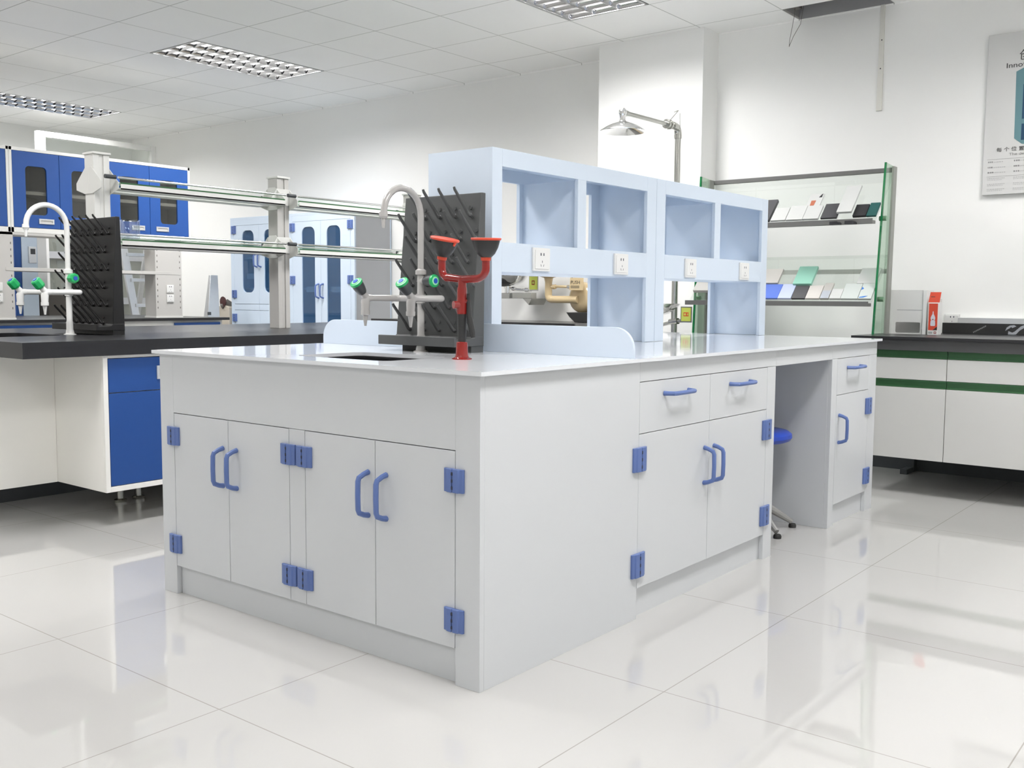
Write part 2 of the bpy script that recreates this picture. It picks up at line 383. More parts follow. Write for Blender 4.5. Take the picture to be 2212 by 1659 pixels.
# sink cabinet ------------------------------------------------------
t1, t2, t3, t4, t5, t6 = .7861, 1.2681, 1.7526, 1.8304, 2.4418, 2.9311
s1, s2, s3, s4, s5, s6 = 1.3817, 1.0748, .767, .6926, .3891, .0861
sinkcab = thing('sink_cabinet', 'white bench-end cabinet with four doors and blue handles under the sink', 'cabinet', (-W / 2, .39, 0))
mb = MB()
mb.box(-W, -s1 - G, 0, TH, 0, H).box(-s6 + G, 0, 0, TH, 0, H).box(-s3 + G, -s4 - G, 0, TH, ZT, ZD).box(-s1 - G + .0003, -s6 + G - .0003, 0, TH, ZD + G, H)
mb.box(-TH, 0, TH, t1 - .0003, 0, H).box(-W, -W + TH, TH, t1 - .0003, 0, H).box(-W + TH, -TH, t1 - .02, t1 - .0003, 0, H)
build('carcass', mb, PP, sinkcab, bevel=.0008)
build('toe_kick', MB().box(-s1 - .01, -s6 + .01, .0185, .038, 0, ZT + .01), PP, sinkcab)
doors = [(-s1, -s2, 'L'), (-s2, -s3, 'R'), (-s4, -s5, 'L'), (-s5, -s6, 'R')]
for a, b, side in doors:
    d = build('door', MB().box(a + G, b - G, .0, TH, ZT, ZD - G), PP, sinkcab, bevel=.0008)
    hx = b - .028 if side == 'L' else a + .045
    pull((hx, 0, .479), '-y', True, parent=d)
    kx = a if side == 'L' else b
    hinge('hinge', (kx, 0, .557), '-y', parent=d); hinge('hinge', (kx, 0, .18), '-y', parent=d)
# drawer cabinet ----------------------------------------------------
def drawers_side(y0, y1, ys_, label, single=False):
    t = thing('base_cabinet', label, 'cabinet', (-.35, (y0 + y1) / 2, 0))
    mb = MB(); ya, yb = ys_[0], ys_[-1]
    if ya - y0 > .01: mb.box(-TH, 0, y0 + G, ya - G, 0, ZR)
    mb.box(-TH, 0, yb + G, y1, 0, ZR).box(-TH, 0, y0 + .0002, y1, ZR + G, H)
    if single: mb.box(-.70, -TH, y0, y0 + TH, 0, H)
    mb.box(-.70, -TH, y1 - TH, y1, 0, H).box(-.70, -.68, y0 + TH, y1 - TH, 0, H)
    if not single: mb.box(-.70, -TH - .0005, y0 + .0003, y0 + TH, 0, H)
    build('carcass', mb, PP, t, bevel=.0008)
    build('toe_kick', MB().box(-.038, -.0185, ya - .01, yb + .01, 0, ZT + .01), PP, t)
    for k in range(len(ys_) - 1):
        a, b = ys_[k], ys_[k + 1]
        d = build('drawer', MB().box(-TH, 0, a + G, b - G, ZQ + G, ZR - G), PP, t, bevel=.0008)
        pull((0, (a + b) / 2 - .005, .727), '+x', False, .165, .036, d, r=.0075)
        d = build('door', MB().box(-TH, 0, a + G, b - G, ZT, ZQ - G), PP, t, bevel=.0008)
        left = (k == 0 and not single)
        hy = b - .036 if left else a + .036
        pull((0, hy, .449), '+x', True, .127, .04, d)
        ky = a if left else b
        hinge('hinge', (0, ky, .525), '+x', .078, .078, d); hinge('hinge', (0, ky, .18), '+x', .078, .078, d)
    return t
drawers_side(t1, t4, [t1, t2, t3], 'white base cabinet with two drawers and two doors beside the knee space')
drawers_side(t5, L, [2.508, t6], 'narrow white base cabinet with one drawer and one door at the far bench end', True)
ks = thing('knee_space', 'white open knee space of the bench with the blue stool pushed in', 'desk section', (-.35, (t4 + t5) / 2, 0))
build('top_rail', MB().box(-TH, 0, t4 + .0002, t5 - .0002, ZR, H), PP, ks, bevel=.0008)
build('back_panel', MB().box(-.70, -.68, t4 + G, t5 - G, 0, H), PP, ks)
# opposite side of the island
mb = MB().box(-W, -W + TH, t1, L, 0, H).box(-W + TH, -.70 - G, L - TH, L, 0, H).box(-W + TH, -.702, t1, t1 + TH, 0, H)
tag(build('base_cabinet', mb, PP, base=(-1.1, 1.9, 0)), 'white base cabinet on the hidden long side of the bench', 'cabinet')
# worktop ------------------------------------------------------------
o_ = .019; ZW = .85
wt = thing('lab_worktop', 'glossy white worktop of the long white bench with a sink cutout', 'worktop', (-W / 2, L / 2, H))
mb = MB().ring((-W - o_, o_), (-o_, .76), (-.885, -.465), (.115, .405), .045, lambda u, v, d: (u, v, d), ZW - .0115, ZW)
mb.box(-W - o_, o_, .76, L + o_, ZW - .0115, ZW)
build('slab', mb, PPT, wt)
# splash board
r_ = .07; x0, x1, z0, z1 = -1.468, -.002, ZW, .947
poly = [(x0, z0), (x1, z0)] + [(x1 - r_ + r_ * math.cos(R(t)), z1 - r_ + r_ * math.sin(R(t))) for t in range(0, 91, 10)] + [(x0 + r_ - r_ * math.sin(R(t)), z1 - r_ + r_ * math.cos(R(t))) for t in range(0, 91, 10)]
tag(build('splash_board', MB().prism(poly, XZ(.745), 0, .012), PPH, bevel=.001, base=None), 'low white splash board with rounded corners behind the sink', 'splashback')
# sink basin
mb = MB().ring((-.91, -.44), (.09, .43), (-.875, -.475), (.125, .395), .04, lambda u, v, d: (u, v, d), .828, .8375)
mb.box(-.885, -.875, .115, .405, .56, .83).box(-.475, -.465, .115, .405, .56, .83).box(-.885, -.465, .115, .125, .56, .83).box(-.885, -.465, .395, .405, .56, .83).box(-.885, -.465, .115, .405, .55, .56)
sk = thing('sink', 'black sink basin set into the white worktop', 'sink', (-.675, .26, .55))
build('basin', mb, SINKB, sk)
build('drain', MB().lathe([(.028, 0), (.03, .004), (.02, .004), (.0, .003)], (-.675, .26, .56)), STEEL, sk)

# ================================================================== reagent shelf on the white bench
HX0, HX1 = -.905, -.60
def hutch(y0, y1, oy, label, sockets):
    t = thing('reagent_shelf', label, 'shelf unit', ((HX0 + HX1) / 2, (y0 + y1) / 2, ZW), 'white reagent shelves on the bench')
    f = .016; z0, z1 = ZW + .001, 1.562
    (a1, b1), (a2, b2) = oy
    def face(xa, xb):
        mb = MB()
        mb.box(xa, xb, y0, a1, z0, z1).box(xa, xb, b2, y1, z0, z1)
        mb.box(xa, xb, a1, b2, 1.5, z1).box(xa, xb, a1, b2, 1.13, 1.235).box(xa, xb, b1, a2, 1.235, 1.5)
        return mb
    build('front_frame', face(HX1 - f, HX1), PPH, t, bevel=.0008)
    build('back_frame', face(HX0, HX0 + f), PPH, t, bevel=.0008)
    xi, xj = HX0 + f, HX1 - f
    build('side_panel', MB().box(xi, xj, y0 + .0, y0 + f, z0, z1), PPH, t); build('side_panel', MB().box(xi, xj, y1 - f, y1, z0, z1), PPH, t)
    build('partition', MB().box(xi, xj, (b1 + a2) / 2 - .006, (b1 + a2) / 2 + .006, 1.235, 1.5), PPH, t)
    build('shelf', MB().box(xi, xj, y0 + f, y1 - f, 1.222, 1.234), PPH, t); build('shelf', MB().box(xi, xj, y0 + f, y1 - f, 1.13, 1.142), PPH, t)
    build('top_panel', MB().box(xi, xj, y0 + f, y1 - f, 1.548, z1), PPH, t)
    for sy in sockets: power_socket(HX1, sy, 1.181, t, '+x')
    return t
def power_socket(x, y, z, parent, n, w_=.052, h_=.043, M=None):
    """raised double plate; n '+x' faces +x, '-y' faces -y"""
    def f(a, b, d): return (x + d, y + a, z + b) if n == '+x' else (x + a, y - d, z + b)
    mb = MB()
    mb.prism([(-w_, -h_), (w_, -h_), (w_, h_), (-w_, h_)], f, 0, .008)
    mb.prism([(-w_ * .82, -h_ * .82), (w_ * .82, -h_ * .82), (w_ * .82, h_ * .82), (-w_ * .82, h_ * .82)], f, .008, .0105)
    o = build('power_socket', mb, M or WHITEP, parent, bevel=.0015)
    mb = MB()
    for a in (-.009, .009): mb.prism([(a - .0022, .014), (a + .0022, .014), (a + .0022, .024), (a - .0022, .024)], f, .0104, .0111)
    mb.prism([(-.0012, -.012), (.0012, -.012), (.0012, -.004), (-.0012, -.004)], f, .0104, .0109)
    for a in (-1, 1): mb.prism([(a * .006, -.026), (a * .008, -.026), (a * .011, -.018), (a * .009, -.018)][::a], f, .0104, .0109)
    build('slots', mb, SLOT, o, smooth=False)
    return o
hutch(.768, 1.894, ((.823, 1.292), (1.35, 1.816)), 'white open reagent shelf unit with two sockets, standing nearest the sink', (1.05, 1.605))
hutch(1.896, 3.05, ((1.973, 2.447), (2.507, 2.98)), 'white open reagent shelf unit with two sockets, at the far end of the bench', (2.206, 2.772))

# ================================================================== drying racks
def drying_rack(x0, x1, yb, zb, H_, lean, M, label, rows, xs_, peg, sd=1):
    """board stands on zb, front bottom edge at y=yb, leans back by `lean` at the top"""
    t = thing('drying_rack', label, 'drying rack', ((x0 + x1) / 2, yb, zb))
    zt = zb + H_; mb = MB(); k = lean / H_
    prof = [(yb, zb + .05), (yb + lean, zt), (yb + lean + .022, zt), (yb + .065, zb + .02)]
    mb.prism(prof, lambda u, v, d: (d, u, v), x0, x1)
    build('board', mb, M, t, bevel=.002)
    mb = MB().prism([(yb - .09, zb + .022), (yb + .06, zb + .022), (yb + .06, zb + .055), (yb, zb + .055), (yb - .01, zb + .045), (yb - .075, zb + .045), (yb - .08, zb + .055), (yb - .09, zb + .055)], lambda u, v, d: (d, u, v), x0 - .001, x1 + .001)
    build('drip_tray', mb, M, t, bevel=.002)
    mb = MB().box(x0 + .03, x1 - .002, yb + .001, yb + .064, zb, zb + .05)
    build('foot', mb, M, t)
    for r_i, z in enumerate(rows):
        for x in xs_[r_i % 2]:
            y = yb + k * (z - zb)
            mb = MB(); L2 = peg
            mb.tube([(x + .004, y + .002, z - .012), (x + .010, y - .006, z - .020), (x + .010, y - .014, z - .018), (x + .006, y - .020, z - .008), (x + .001, y - .024, z + .004), (x, y - .08, z + L2 - .02), (x, y - .084, z + L2 - .012)], [.006, .0065, .0065, .0062, .006, .005, .0042], 8)
            mb.tube([(x + .004, y + .003, z + .010), (x + .004, y - .006, z + .010)], .007, 8)
            build('peg', mb, M, t)
    return t
rows = [1.335 - .0785 * k for k in range(6)]
c0 = -.616; pit = .0715
drying_rack(-.93, -.57, .625, ZW, .545, .05, PEGG, 'dark grey drying rack with slanted pegs behind the white bench sink', rows,
            ([c0 - pit * k for k in range(4)], [c0 + .031 - pit * k for k in range(5)]), .085)

# ================================================================== taps
def faucet(loc, s, M, label, knob_green, cat='faucet'):
    t = thing('lab_faucet', label, cat, loc)
    X, Y, Z = loc
    P = lambda x, y, z: (X + x * s, Y + y * s, Z + z * s)
    build('base_flange', MB().lathe([(.0, 0), (.026 * s, 0), (.026 * s, .003 * s), (.018 * s, .006 * s), (.0155 * s, .02 * s), (0, .02 * s)], loc), M, t)
    mb = MB().lathe([(0, .004 * s), (.0145 * s, .004 * s), (.0145 * s, .055 * s), (.0125 * s, .06 * s), (.0125 * s, .262 * s), (0, .262 * s)], loc)
    build('column', mb, M, t)
    pts = [P(0, 0, .275), P(0, 0, .44)]; rad = .0875
    pts += [P(0, -rad + rad * math.cos(R(a)), .465 + rad * 1.0 * math.sin(R(a))) for a in range(0, 181, 12)]
    pts += [P(0, -2 * rad - .002, .445)]
    mb = MB().tube([P(0, 0, .255)] + pts, .0112 * s, 14)
    mb.lathe([(.012 * s, .262 * s), (.019 * s, .266 * s), (.019 * s, .280 * s), (.012 * s, .285 * s)], loc)
    build('gooseneck', mb, M, t)
    def nozzle(x, y, z, q):
        c = P(x, y, z)
        mb = MB().lathe([(0, .02 * s), (.0135 * s, .018 * s), (.0135 * s, .012 * s), (.0145 * s, .010 * s), (.0145 * s, .003 * s), (.009 * s, 0), (.0062 * s, -.014 * s), (.0068 * s, -.016 * s), (.005 * s, -.034 * s), (0, -.034 * s)], c, n=16)
        build('nozzle', mb, M, q)
    nozzle(0, -2 * rad - .002, .448, t)
    zb = .184; hw = .107; fy = .155
    mb = MB()
    arc = lambda sx: [P(sx * (hw - .02 + .02 * math.sin(R(a))), -.02 + .02 * math.cos(R(a)), zb) for a in range(0, 91, 15)]
    mb.tube([P(-hw, -fy, zb)] + arc(-1)[::-1] + arc(1) + [P(hw, -fy, zb)], .0115 * s, 14)
    mb.lathe([(.017 * s, (zb - .016) * s), (.017 * s, (zb + .016) * s)], loc, n=20)
    build('crossbar', mb, M, t)
    ax = Vector((0, -.66, .75)).normalized()
    def knob(c, a, par):
        a = Vector(a).normalized(); c = Vector(c)
        if knob_green:
            mb = MB(); prof = [(0, 0), (.012, .001), (.019, .006), (.022, .012), (.022, .038), (.018, .044), (0, .044)]
            mb.lathe([(r * s, h * s) for r, h in prof], c, a, 8)
            k = build('knob', mb, GREENK, par, bevel=.0015, smooth=False)
            build('cap', MB().lathe([(0, .043 * s), (.009 * s, .043 * s), (.009 * s, .0465 * s), (0, .0465 * s)], c, a, 20), BLUED, k)
        else:
            mb = MB(); mb.lathe([(r * s, h * s) for r, h in ((0, 0), (.013, .001), (.016, .006), (.0175, .014), (.0185, .018), (.0205, .03), (.0205, .042), (0, .042))], c, a, 24)
            k = build('knob', mb, KDARK, par)
            build('index_ring', MB().lathe([(r * s, h * s) for r, h in ((.0, .0415), (.0215, .0415), (.0225, .044), (.0215, .050), (.014, .0515), (0, .0515))], c, a, 24), GREENK, k)
            build('index_ring', MB().lathe([(r * s, h * s) for r, h in ((0, .051), (.0145, .051), (.0145, .0525), (0, .0525))], c, a, 24), MATS['pale_green'], k)
            build('cap', MB().lathe([(r * s, h * s) for r, h in ((0, .052), (.009, .052), (.009, .0545), (0, .0545))], c, a, 20), BLUED, k)
    for sx in (-1, 1):
        c = Vector(P(sx * hw, -fy, zb))
        mb = MB().tube([c + Vector((0, .02, 0)) * s, c, c + Vector((0, -.004, -.012)) * s, c + Vector((0, -.005, -.046)) * s], [.0125 * s, .0155 * s, .0155 * s, .0135 * s], 16)
        mb.tube([c, c + ax * .026 * s], [.014 * s, .011 * s], 16)
        v = build('valve', mb, M, t)
        q = c + Vector((0, -.005, -.046)) * s
        mb = MB().lathe([(r * s, h * s) for r, h in ((0, .004), (.0155, .004), (.0155, -.010), (.009, -.013), (.0065, -.03), (.004, -.048), (0, -.048))], q, n=16)
        build('nozzle', mb, M, v)
        knob(c + ax * .022 * s, ax, v)
    c = Vector(P(0, 0, .244))
    v = build('valve', MB().tube([c, c + Vector((.03 * s, 0, 0))], [.013 * s, .010 * s], 16), M, t)
    knob(c + Vector((.016 * s, 0, 0)), (1, 0, 0), v)
    return t
mat('pale_green', (0.35, 0.75, 0.45), 0.4, var=0)
faucet((-.745, .56, ZW), 1.0, FGREY, 'grey three-way gooseneck lab tap with dark green-ringed knobs on the white bench', False)

# ------------------------------------------------------------------ eyewash
ew = thing('eyewash_station', 'red and black twin-cup eyewash standing right of the white bench sink', 'eyewash', (-.366, .344, ZW))
ex, ey = -.366, .344
build('base_collar', MB().lathe([(0, 0), (.031, 0), (.031, .003), (.022, .006), (.0195, .012), (.0175, .052), (.014, .054), (0, .054)], (ex, ey, ZW)), RED, ew)
build('hose_grip', MB().lathe([(0, .05), (.0125, .05), (.0135, .09), (.0145, .14), (0, .14)], (ex, ey, ZW)), BLACKP, ew)
mb = MB().lathe([(0, .138), (.0155, .138), (.0165, .150), (.0165, .182), (.0155, .19), (.015, .215), (.013, .222), (.0125, .25), (0, .25)], (ex, ey, ZW))
mb.tube([(ex, ey, ZW + .166), (ex - .012, ey - .026, ZW + .166)], [.013, .012], 16)
mb.tube([(ex, ey, ZW + .172), (ex + .024, ey + .006, ZW + .180)], [.009, .007], 12)
build('valve_body', mb, RED, ew)
build('lever', MB().tube([(ex + .022, ey + .004, ZW + .20), (ex + .022, ey + .004, ZW + .178), (ex + .026, ey + .004, ZW + .13), (ex + .038, ey + .004, ZW + .085), (ex + .042, ey + .004, ZW + .066)], [.005, .006, .009, .010, .007], 12), BLACKP, ew)
def cup(bx, bz, tilt, par, lid):
    """soft cup with its orange rim and flip lid"""
    ax = Vector(tilt).normalized(); c = Vector((bx, ey, bz))
    build('socket_ring', MB().lathe([(0, -.004), (.0145, -.004), (.0155, .004), (.015, .008), (0, .008)], c, ax, 20), REDO, par)
    build('cup', MB().lathe([(0, .006), (.017, .006), (.027, .016), (.036, .034), (.041, .052), (.042, .058), (.039, .058), (.036, .05), (0, .05)], c, ax, 28), BLACKP, par)
    mb = MB().lathe([(0, .056), (.044, .056), (.0455, .0585), (.0455, .0615), (.044, .063), (0, .063)], c, ax, 28)
    e = c + ax * .056; s = Vector((1 if lid > 0 else -1, 0, 0)); s = (s - ax * s.dot(ax)).normalized()
    mb.tube([e + s * .040 - ax * .010, e + s * .043], [.004, .005], 8)
    build('lid', mb, REDO, par)
zt_ = ZW + .243
for sx, top, tilt in ((-1, 1.158, (.217, -.005, 1)), (1, 1.152, (.046, -.05, 1))):
    xe = ex + sx * (.083 if sx < 0 else .094)
    pts = [(ex, ey, zt_), (xe - sx * .03, ey, zt_ + (.006 if sx < 0 else .002))] + [(xe - sx * .03 + sx * .03 * math.sin(R(a)), ey, zt_ + .034 - .03 * math.cos(R(a))) for a in range(15, 91, 15)] + [(xe, ey, top - .003)]
    arm = build('arm', MB().tube(pts, .0122, 14), RED, ew)
    cup(xe, top, tilt, arm, -sx)

# ------------------------------------------------------------------ stool
sx_, sy_ = -.285, 2.225
st = thing('swivel_stool', 'blue round swivel stool pushed into the knee space of the white bench', 'stool', (sx_, sy_, 0))
build('seat', MB().lathe([(0, .405), (.16, .405), (.176, .412), (.184, .425), (.182, .440), (.166, .452), (.12, .457), (0, .459)], (sx_, sy_, 0), n=48), STOOLB, st)
build('column', MB().lathe([(0, .10), (.028, .10), (.028, .24), (.018, .245), (.018, .40), (.05, .402), (.05, .406), (0, .406)], (sx_, sy_, 0)), CHROME, st)
for k in range(5):
    a = R(-28 + 72 * k); dx, dy = math.cos(a), math.sin(a)
    l_ = build('leg', MB().tube([(sx_ + dx * .02, sy_ + dy * .02, .12), (sx_ + dx * .11, sy_ + dy * .11, .085), (sx_ + dx * .205, sy_ + dy * .205, .028)], [.024, .019, .012], 10), mat('grey_cast_leg', (.30, .30, .29), .4, metal=.3, var=.04), st)
    build('foot_pad', MB().lathe([(0, 0), (.017, 0), (.018, .01), (.014, .018), (0, .018)], (sx_ + dx * .21, sy_ + dy * .21, 0), n=16), BLACKP, l_)

#@@PART2
# ================================================================== black-topped island bench (left)
ZB = .84
B2X1, B2X0, B2Y0, B2Y1 = -2.48, -4.30, .01, 3.42
bt = thing('black_worktop', 'thick matt black worktop of the island bench on the left with a sink cutout', 'worktop', (-3.4, 1.7, .77))
S2 = ((-3.62, -3.12), (.16, .52))
mb = MB().ring((B2X0, B2X1), (B2Y0, .80), *S2, .05, lambda u, v, d: (u, v, d), .815, ZB)
mb.box(B2X0, B2X1, .80, B2Y1, .815, ZB)
build('slab', mb, BLACKT, bt)
mb = MB().box(B2X1 - .03, B2X1 - .001, B2Y0 + .001, B2Y1, .772, .815).box(B2X0 + .001, B2X1 - .03, B2Y0 + .001, B2Y0 + .03, .772, .815).box(B2X0 + .001, B2X0 + .03, B2Y0 + .03, B2Y1, .772, .815)
build('apron', mb, BLACKT, bt)
sk = thing('sink', 'black sink basin set into the black worktop on the left', 'sink', (-3.37, .34, .55))
(a_, b_), (c_, d_) = S2
mb = MB().box(a_ - .012, a_ - .001, c_, d_, .56, .814).box(b_ + .001, b_ + .012, c_, d_, .56, .814).box(a_ - .012, b_ + .012, c_ - .012, c_ - .001, .56, .814).box(a_ - .012, b_ + .012, d_ + .001, d_ + .012, .56, .814).box(a_ - .012, b_ + .012, c_ - .012, d_ + .012, .55, .56)
build('basin', mb, SINKB, sk)

def recessed_pull(c, ax, parent, w_=.135, h_=.062, M=None):
    """flush cup handle plate; ax '+x' outward, '-y' outward"""
    f = (lambda a, b, d: (c[0] + d, c[1] + a, c[2] + b)) if ax == '+x' else (lambda a, b, d: (c[0] + a, c[1] - d, c[2] + b))
    mb = MB().ring((-w_ / 2, w_ / 2), (-h_ / 2, h_ / 2), (-w_ / 2 + .012, w_ / 2 - .012), (-h_ / 2 + .010, h_ / 2 - .012), .004, f, 0, .006)
    mb.m = 1; mb.prism([(-w_ / 2 + .011, -h_ / 2 + .009), (w_ / 2 - .011, -h_ / 2 + .009), (w_ / 2 - .011, h_ / 2 - .011), (-w_ / 2 + .011, h_ / 2 - .011)], f, .0004, .0012)
    return build('handle', mb, [ALU, GMET], parent, bevel=.001)

def island_cabinet(y0, y1, xf, z0, z1, label, split=True, xb=None):
    t = thing('suspended_cabinet', label, 'cabinet', (xf - .25, (y0 + y1) / 2, z0), 'blue-fronted cabinets')
    xb = xf - .84 if xb is None else xb
    mb = MB().box(xb, xf - .020, y0, y1, z0, z1)
    mb.box(xf - .02, xf, y0, y0 + .022, z0, z1).box(xf - .02, xf, y1 - .022, y1, z0, z1).box(xf - .02, xf, y0 + .022, y1 - .022, z0, z0 + .024).box(xf - .02, xf, y0 + .022, y1 - .022, z1 - .012, z1)
    build('body', mb, CWHITE, t, bevel=.001)
    zs = z0 + (z1 - z0) * .725
    for nm, a, b in (('drawer', zs + .002, z1 - .016), ('door', z0 + .027, zs - .002)):
        d = build(nm, MB().box(xf - .019, xf - .001, y0 + .025, y1 - .025, a, b), BLUEM, t, bevel=.001)
        if nm == 'drawer': recessed_pull((xf - .001, y1 - .16, (a + b) / 2 + .004), '+x', d)
        else: recessed_pull((xf - .001, y1 - .16, b - .06), '+x', d) if not split else None
    for a in (y0 + .34, y1 - .05):
        build('foot', MB().lathe([(0, 0), (.030, 0), (.032, .012), (.016, .018), (.016, z0), (0, z0)], (xf - .48, a, 0), n=16), BLACKP if a < (y0 + y1) / 2 else STEEL, t)
    return t
XF = -2.50
island_cabinet(.37, .86, XF, .156, .7715, 'blue-fronted cabinet with drawer and door, nearest the camera under the black island worktop', xb=-3.09)
for k, (a, b) in enumerate(((.865, 1.75), (1.755, 2.64), (2.645, 3.40))):
    island_cabinet(a, b, XF, .156, .7715, 'blue-fronted cabinet hidden behind the white bench, %s along the black island' % ['second', 'third', 'last'][k])
mb = MB().box(-2.95, -2.935, .02, .369, .156, .7715)
tag(build('cabinet_panel', mb, CWHITE, base=(-2.94, .2, .156)), 'cream white recessed panel under the near end of the black worktop', 'panel')
fr = thing('steel_trestle', 'grey steel support frame under the black island worktop', 'frame', (-3.4, 1.7, 0))
build('beam', MB().box(-3.45, -3.35, .04, .08, .70, .771), GMET, fr)
build('leg', MB().box(-3.43, -3.37, .04, .08, 0.03, .70).box(-3.9, -2.97, .03, .09, 0, .03), GMET, fr)

build('added_shade_panel', MB().box(-3.42, -3.40, .09, 3.35, 0, .50), KDARK, fr)  # dark sheet added to deepen the shade on the floor under the island
# reagent rack with glass shelves over the island bench
RX = -3.40
rk = thing('glass_reagent_rack', 'grey steel rack with two glass shelves over the black island bench', 'shelf rack', (RX, 2.05, ZB))
for yc, zt2 in ((.87, 1.775), (2.06, 1.765), (3.25, 1.765)):
    p_ = build('post', MB().box(RX - .045, RX + .045, yc - .045, yc - .012, ZB, zt2).box(RX - .045, RX + .045, yc + .012, yc + .045, ZB, zt2).box(RX - .035, RX + .038, yc - .012, yc + .012, ZB, zt2), GMET if yc > 1 else WMET, rk, bevel=.002)
    build('post_cap', MB().box(RX - .055, RX + .055, yc - .05, yc + .05, zt2, zt2 + .012), WMET, p_, bevel=.002)
    for zs in (1.305, 1.60):
        # tapered cheek plate on each side carrying the shelf
        for sg in (1, -1):
            q0, q1 = (.005, .135)
            pf_ = [(RX + sg * .0, zs + .11), (RX + sg * .03, zs + .11), (RX + sg * .125, zs + .03), (RX + sg * .125, zs - .005), (RX + sg * .04, zs - .03), (RX, zs - .03)][::sg]
            for ya_ in (.046, -.050): build('bracket', MB().prism(pf_, lambda u, v, d: (u, d, v), yc + ya_, yc + ya_ + .004), WMET, p_, bevel=.0008)
            if yc > 1: build('bracket', MB().prism([(yc - .12, zs), (yc + .12, zs), (yc + .05, zs + .10), (yc - .05, zs + .10)], YZ(RX + sg * .047), 0, sg * .003), WMET, p_, bevel=.0008)
            build('clamp', MB().cyl((RX + sg * .128, yc - .03, zs + .055), (RX + sg * .128, yc + .03, zs + .055), .011, n=12), KDARK, p_)
for zs in (1.305, 1.60):
    for (ya, yb) in ((.925, 2.005), (2.115, 3.195)):
        for sg in (1, -1):
            xa, xb = RX + sg * .03, RX + sg * .135
            s_ = build('shelf_channel', MB().box(xa, xb, ya, yb, zs - .006, zs + .0).box(xb - sg * .003, xb, ya, yb, zs - .006, zs + .022), WMET, rk)
            build('glass_plate', MB().box(RX + sg * .05, xb - sg * .004, ya, yb, zs + .022, zs + .030), GLASSG, s_)
            build('glass_edge', MB().box(xb - sg * .004, xb - sg * .0025, ya, yb, zs + .0225, zs + .0305), GREEN, s_)
            build('guard_rail', MB().cyl((xb - sg * .008, ya - .01, zs + .055), (xb - sg * .008, yb + .01, zs + .055), .0065, n=12), CHROME, s_)
bk = thing('beaker', 'clear glass beaker standing on the lower glass shelf above the black bench', 'beaker', (-3.30, .985, 1.336))
mb = MB(); pr = [(.048, 0), (.050, .004), (.050, .098), (.053, .104), (.0505, .104), (.048, .098), (.048, .006), (0, .006)]
mb.lathe([(0, 0)] + pr, (-3.315, 1.0, 1.3365), n=40)
build('vessel', mb, BEAKG, bk)
faucet((-3.19, .585, ZB), 1.15, FWHITE, 'white three-way gooseneck lab tap with bright green knobs on the black bench', True)
rows2 = [.075, .155, .235, .315, .395, .475]
pp_ = [-3.085 - .066 * k for k in range(6)]
drying_rack(-3.46, -3.022, .72, ZB, .59, .03, PEGB, 'black drying rack with slanted pegs behind the sink of the black bench', [ZB + .075 + .09 * k for k in range(6)][::-1], (pp_, [p - .033 for p in pp_[:6]]), .085)

# ================================================================== third bench with blue wall cupboards
Z3 = .855; X3 = -5.65
b3 = thing('black_worktop', 'thin black worktop of the rear bench under the blue cupboards', 'worktop', (-6.4, 1.6, .83))
build('slab', MB().box(-7.15, X3, -1.2, 3.30, Z3 - .022, Z3), BLACKT, b3)
tag(build('base_cabinet', MB().box(-7.1, X3 - .04, -1.15, 3.25, 0.12, Z3 - .023).box(-7.0, X3 - .1, -1.1, 3.2, 0, .12), WMET, base=(-6.4, 1.2, 0)), 'cream white base of the rear bench under the thin black worktop', 'cabinet')
for k, (a, b) in enumerate(((1.2, 2.05), (2.78, 3.22))):
    t = thing('drawer_front', 'blue drawer front of the rear bench, %s' % ['left one, behind the white tap', 'right one, at the bench end'][k], 'drawer', (X3 - .03, (a + b) / 2, .66), 'rear bench drawer fronts')
    d = build('panel', MB().box(X3 - .0395, X3 - .022, a, b, .66, .815), BLUEM, t, bevel=.001)
    recessed_pull((X3 - .022, (a + b) / 2, .74), '+x', d)
XCF = -5.85
cu_y = [.045, .80, 1.55, 2.305, 3.068]
CL = ['blue two-door wall cupboard cut off by the left frame edge, hidden farther left', 'blue two-door wall cupboard at the left edge of the photo', 'blue two-door wall cupboard behind the white gooseneck tap', 'blue two-door wall cupboard behind the glass beaker, rightmost of the row']
for k in range(4):
    y0, y1 = cu_y[k], cu_y[k + 1]; z0, z1 = 1.50, 2.123
    t = thing('wall_cupboard', CL[k], 'cupboard', (XCF - .15, (y0 + y1) / 2, z0), 'blue cupboards over the rear bench')
    mb = MB().box(XCF - .33, XCF - .02, y0, y0 + .018, z0, z1).box(XCF - .33, XCF - .02, y1 - .018, y1, z0, z1).box(XCF - .33, XCF - .02, y0, y1, z0, z0 + .018).box(XCF - .33, XCF - .02, y0, y1, z1 - .018, z1).box(XCF - .33, XCF - .32, y0, y1, z0, z1)
    mb.box(XCF - .02, XCF, y0 + .001, y0 + .022, z0, z1).box(XCF - .02, XCF, y1 - .021, y1 - .001, z0, z1).box(XCF - .02, XCF, y0, y1, z1 - .024, z1).box(XCF - .02, XCF, y0, y1, z0, z0 + .036)
    build('body', mb, WMET, t, bevel=.001)
    build('shelf', MB().box(XCF - .31, XCF - .024, y0 + .02, y1 - .02, 1.785, 1.81), WMET, t)
    ym = (y0 + y1) / 2
    for s, (a, b) in enumerate(((y0 + .024, ym - .0015), (ym + .0015, y1 - .023))):
        c = a + .095 if s == 0 else a + .095
        d = MB().ring((a, b), (z0 + .039, z1 - .026), (c, c + .16), (1.635, 1.993), .03, YZ(XCF - .019), 0, .018)
        d = build('door', d, BLUEM, t, bevel=.001)
        build('window', MB().box(XCF - .014, XCF - .011, c - .003, c + .163, 1.632, 1.996), MATS.get('smoked_glass') or glass('smoked_glass', (.78, .78, .76), 0, .01, (.06, .06, .057), .18), d)
        recessed_pull((XCF - .001, (ym - .11) if s == 0 else (ym + .11), 1.59), '+x', d, .115, .038)
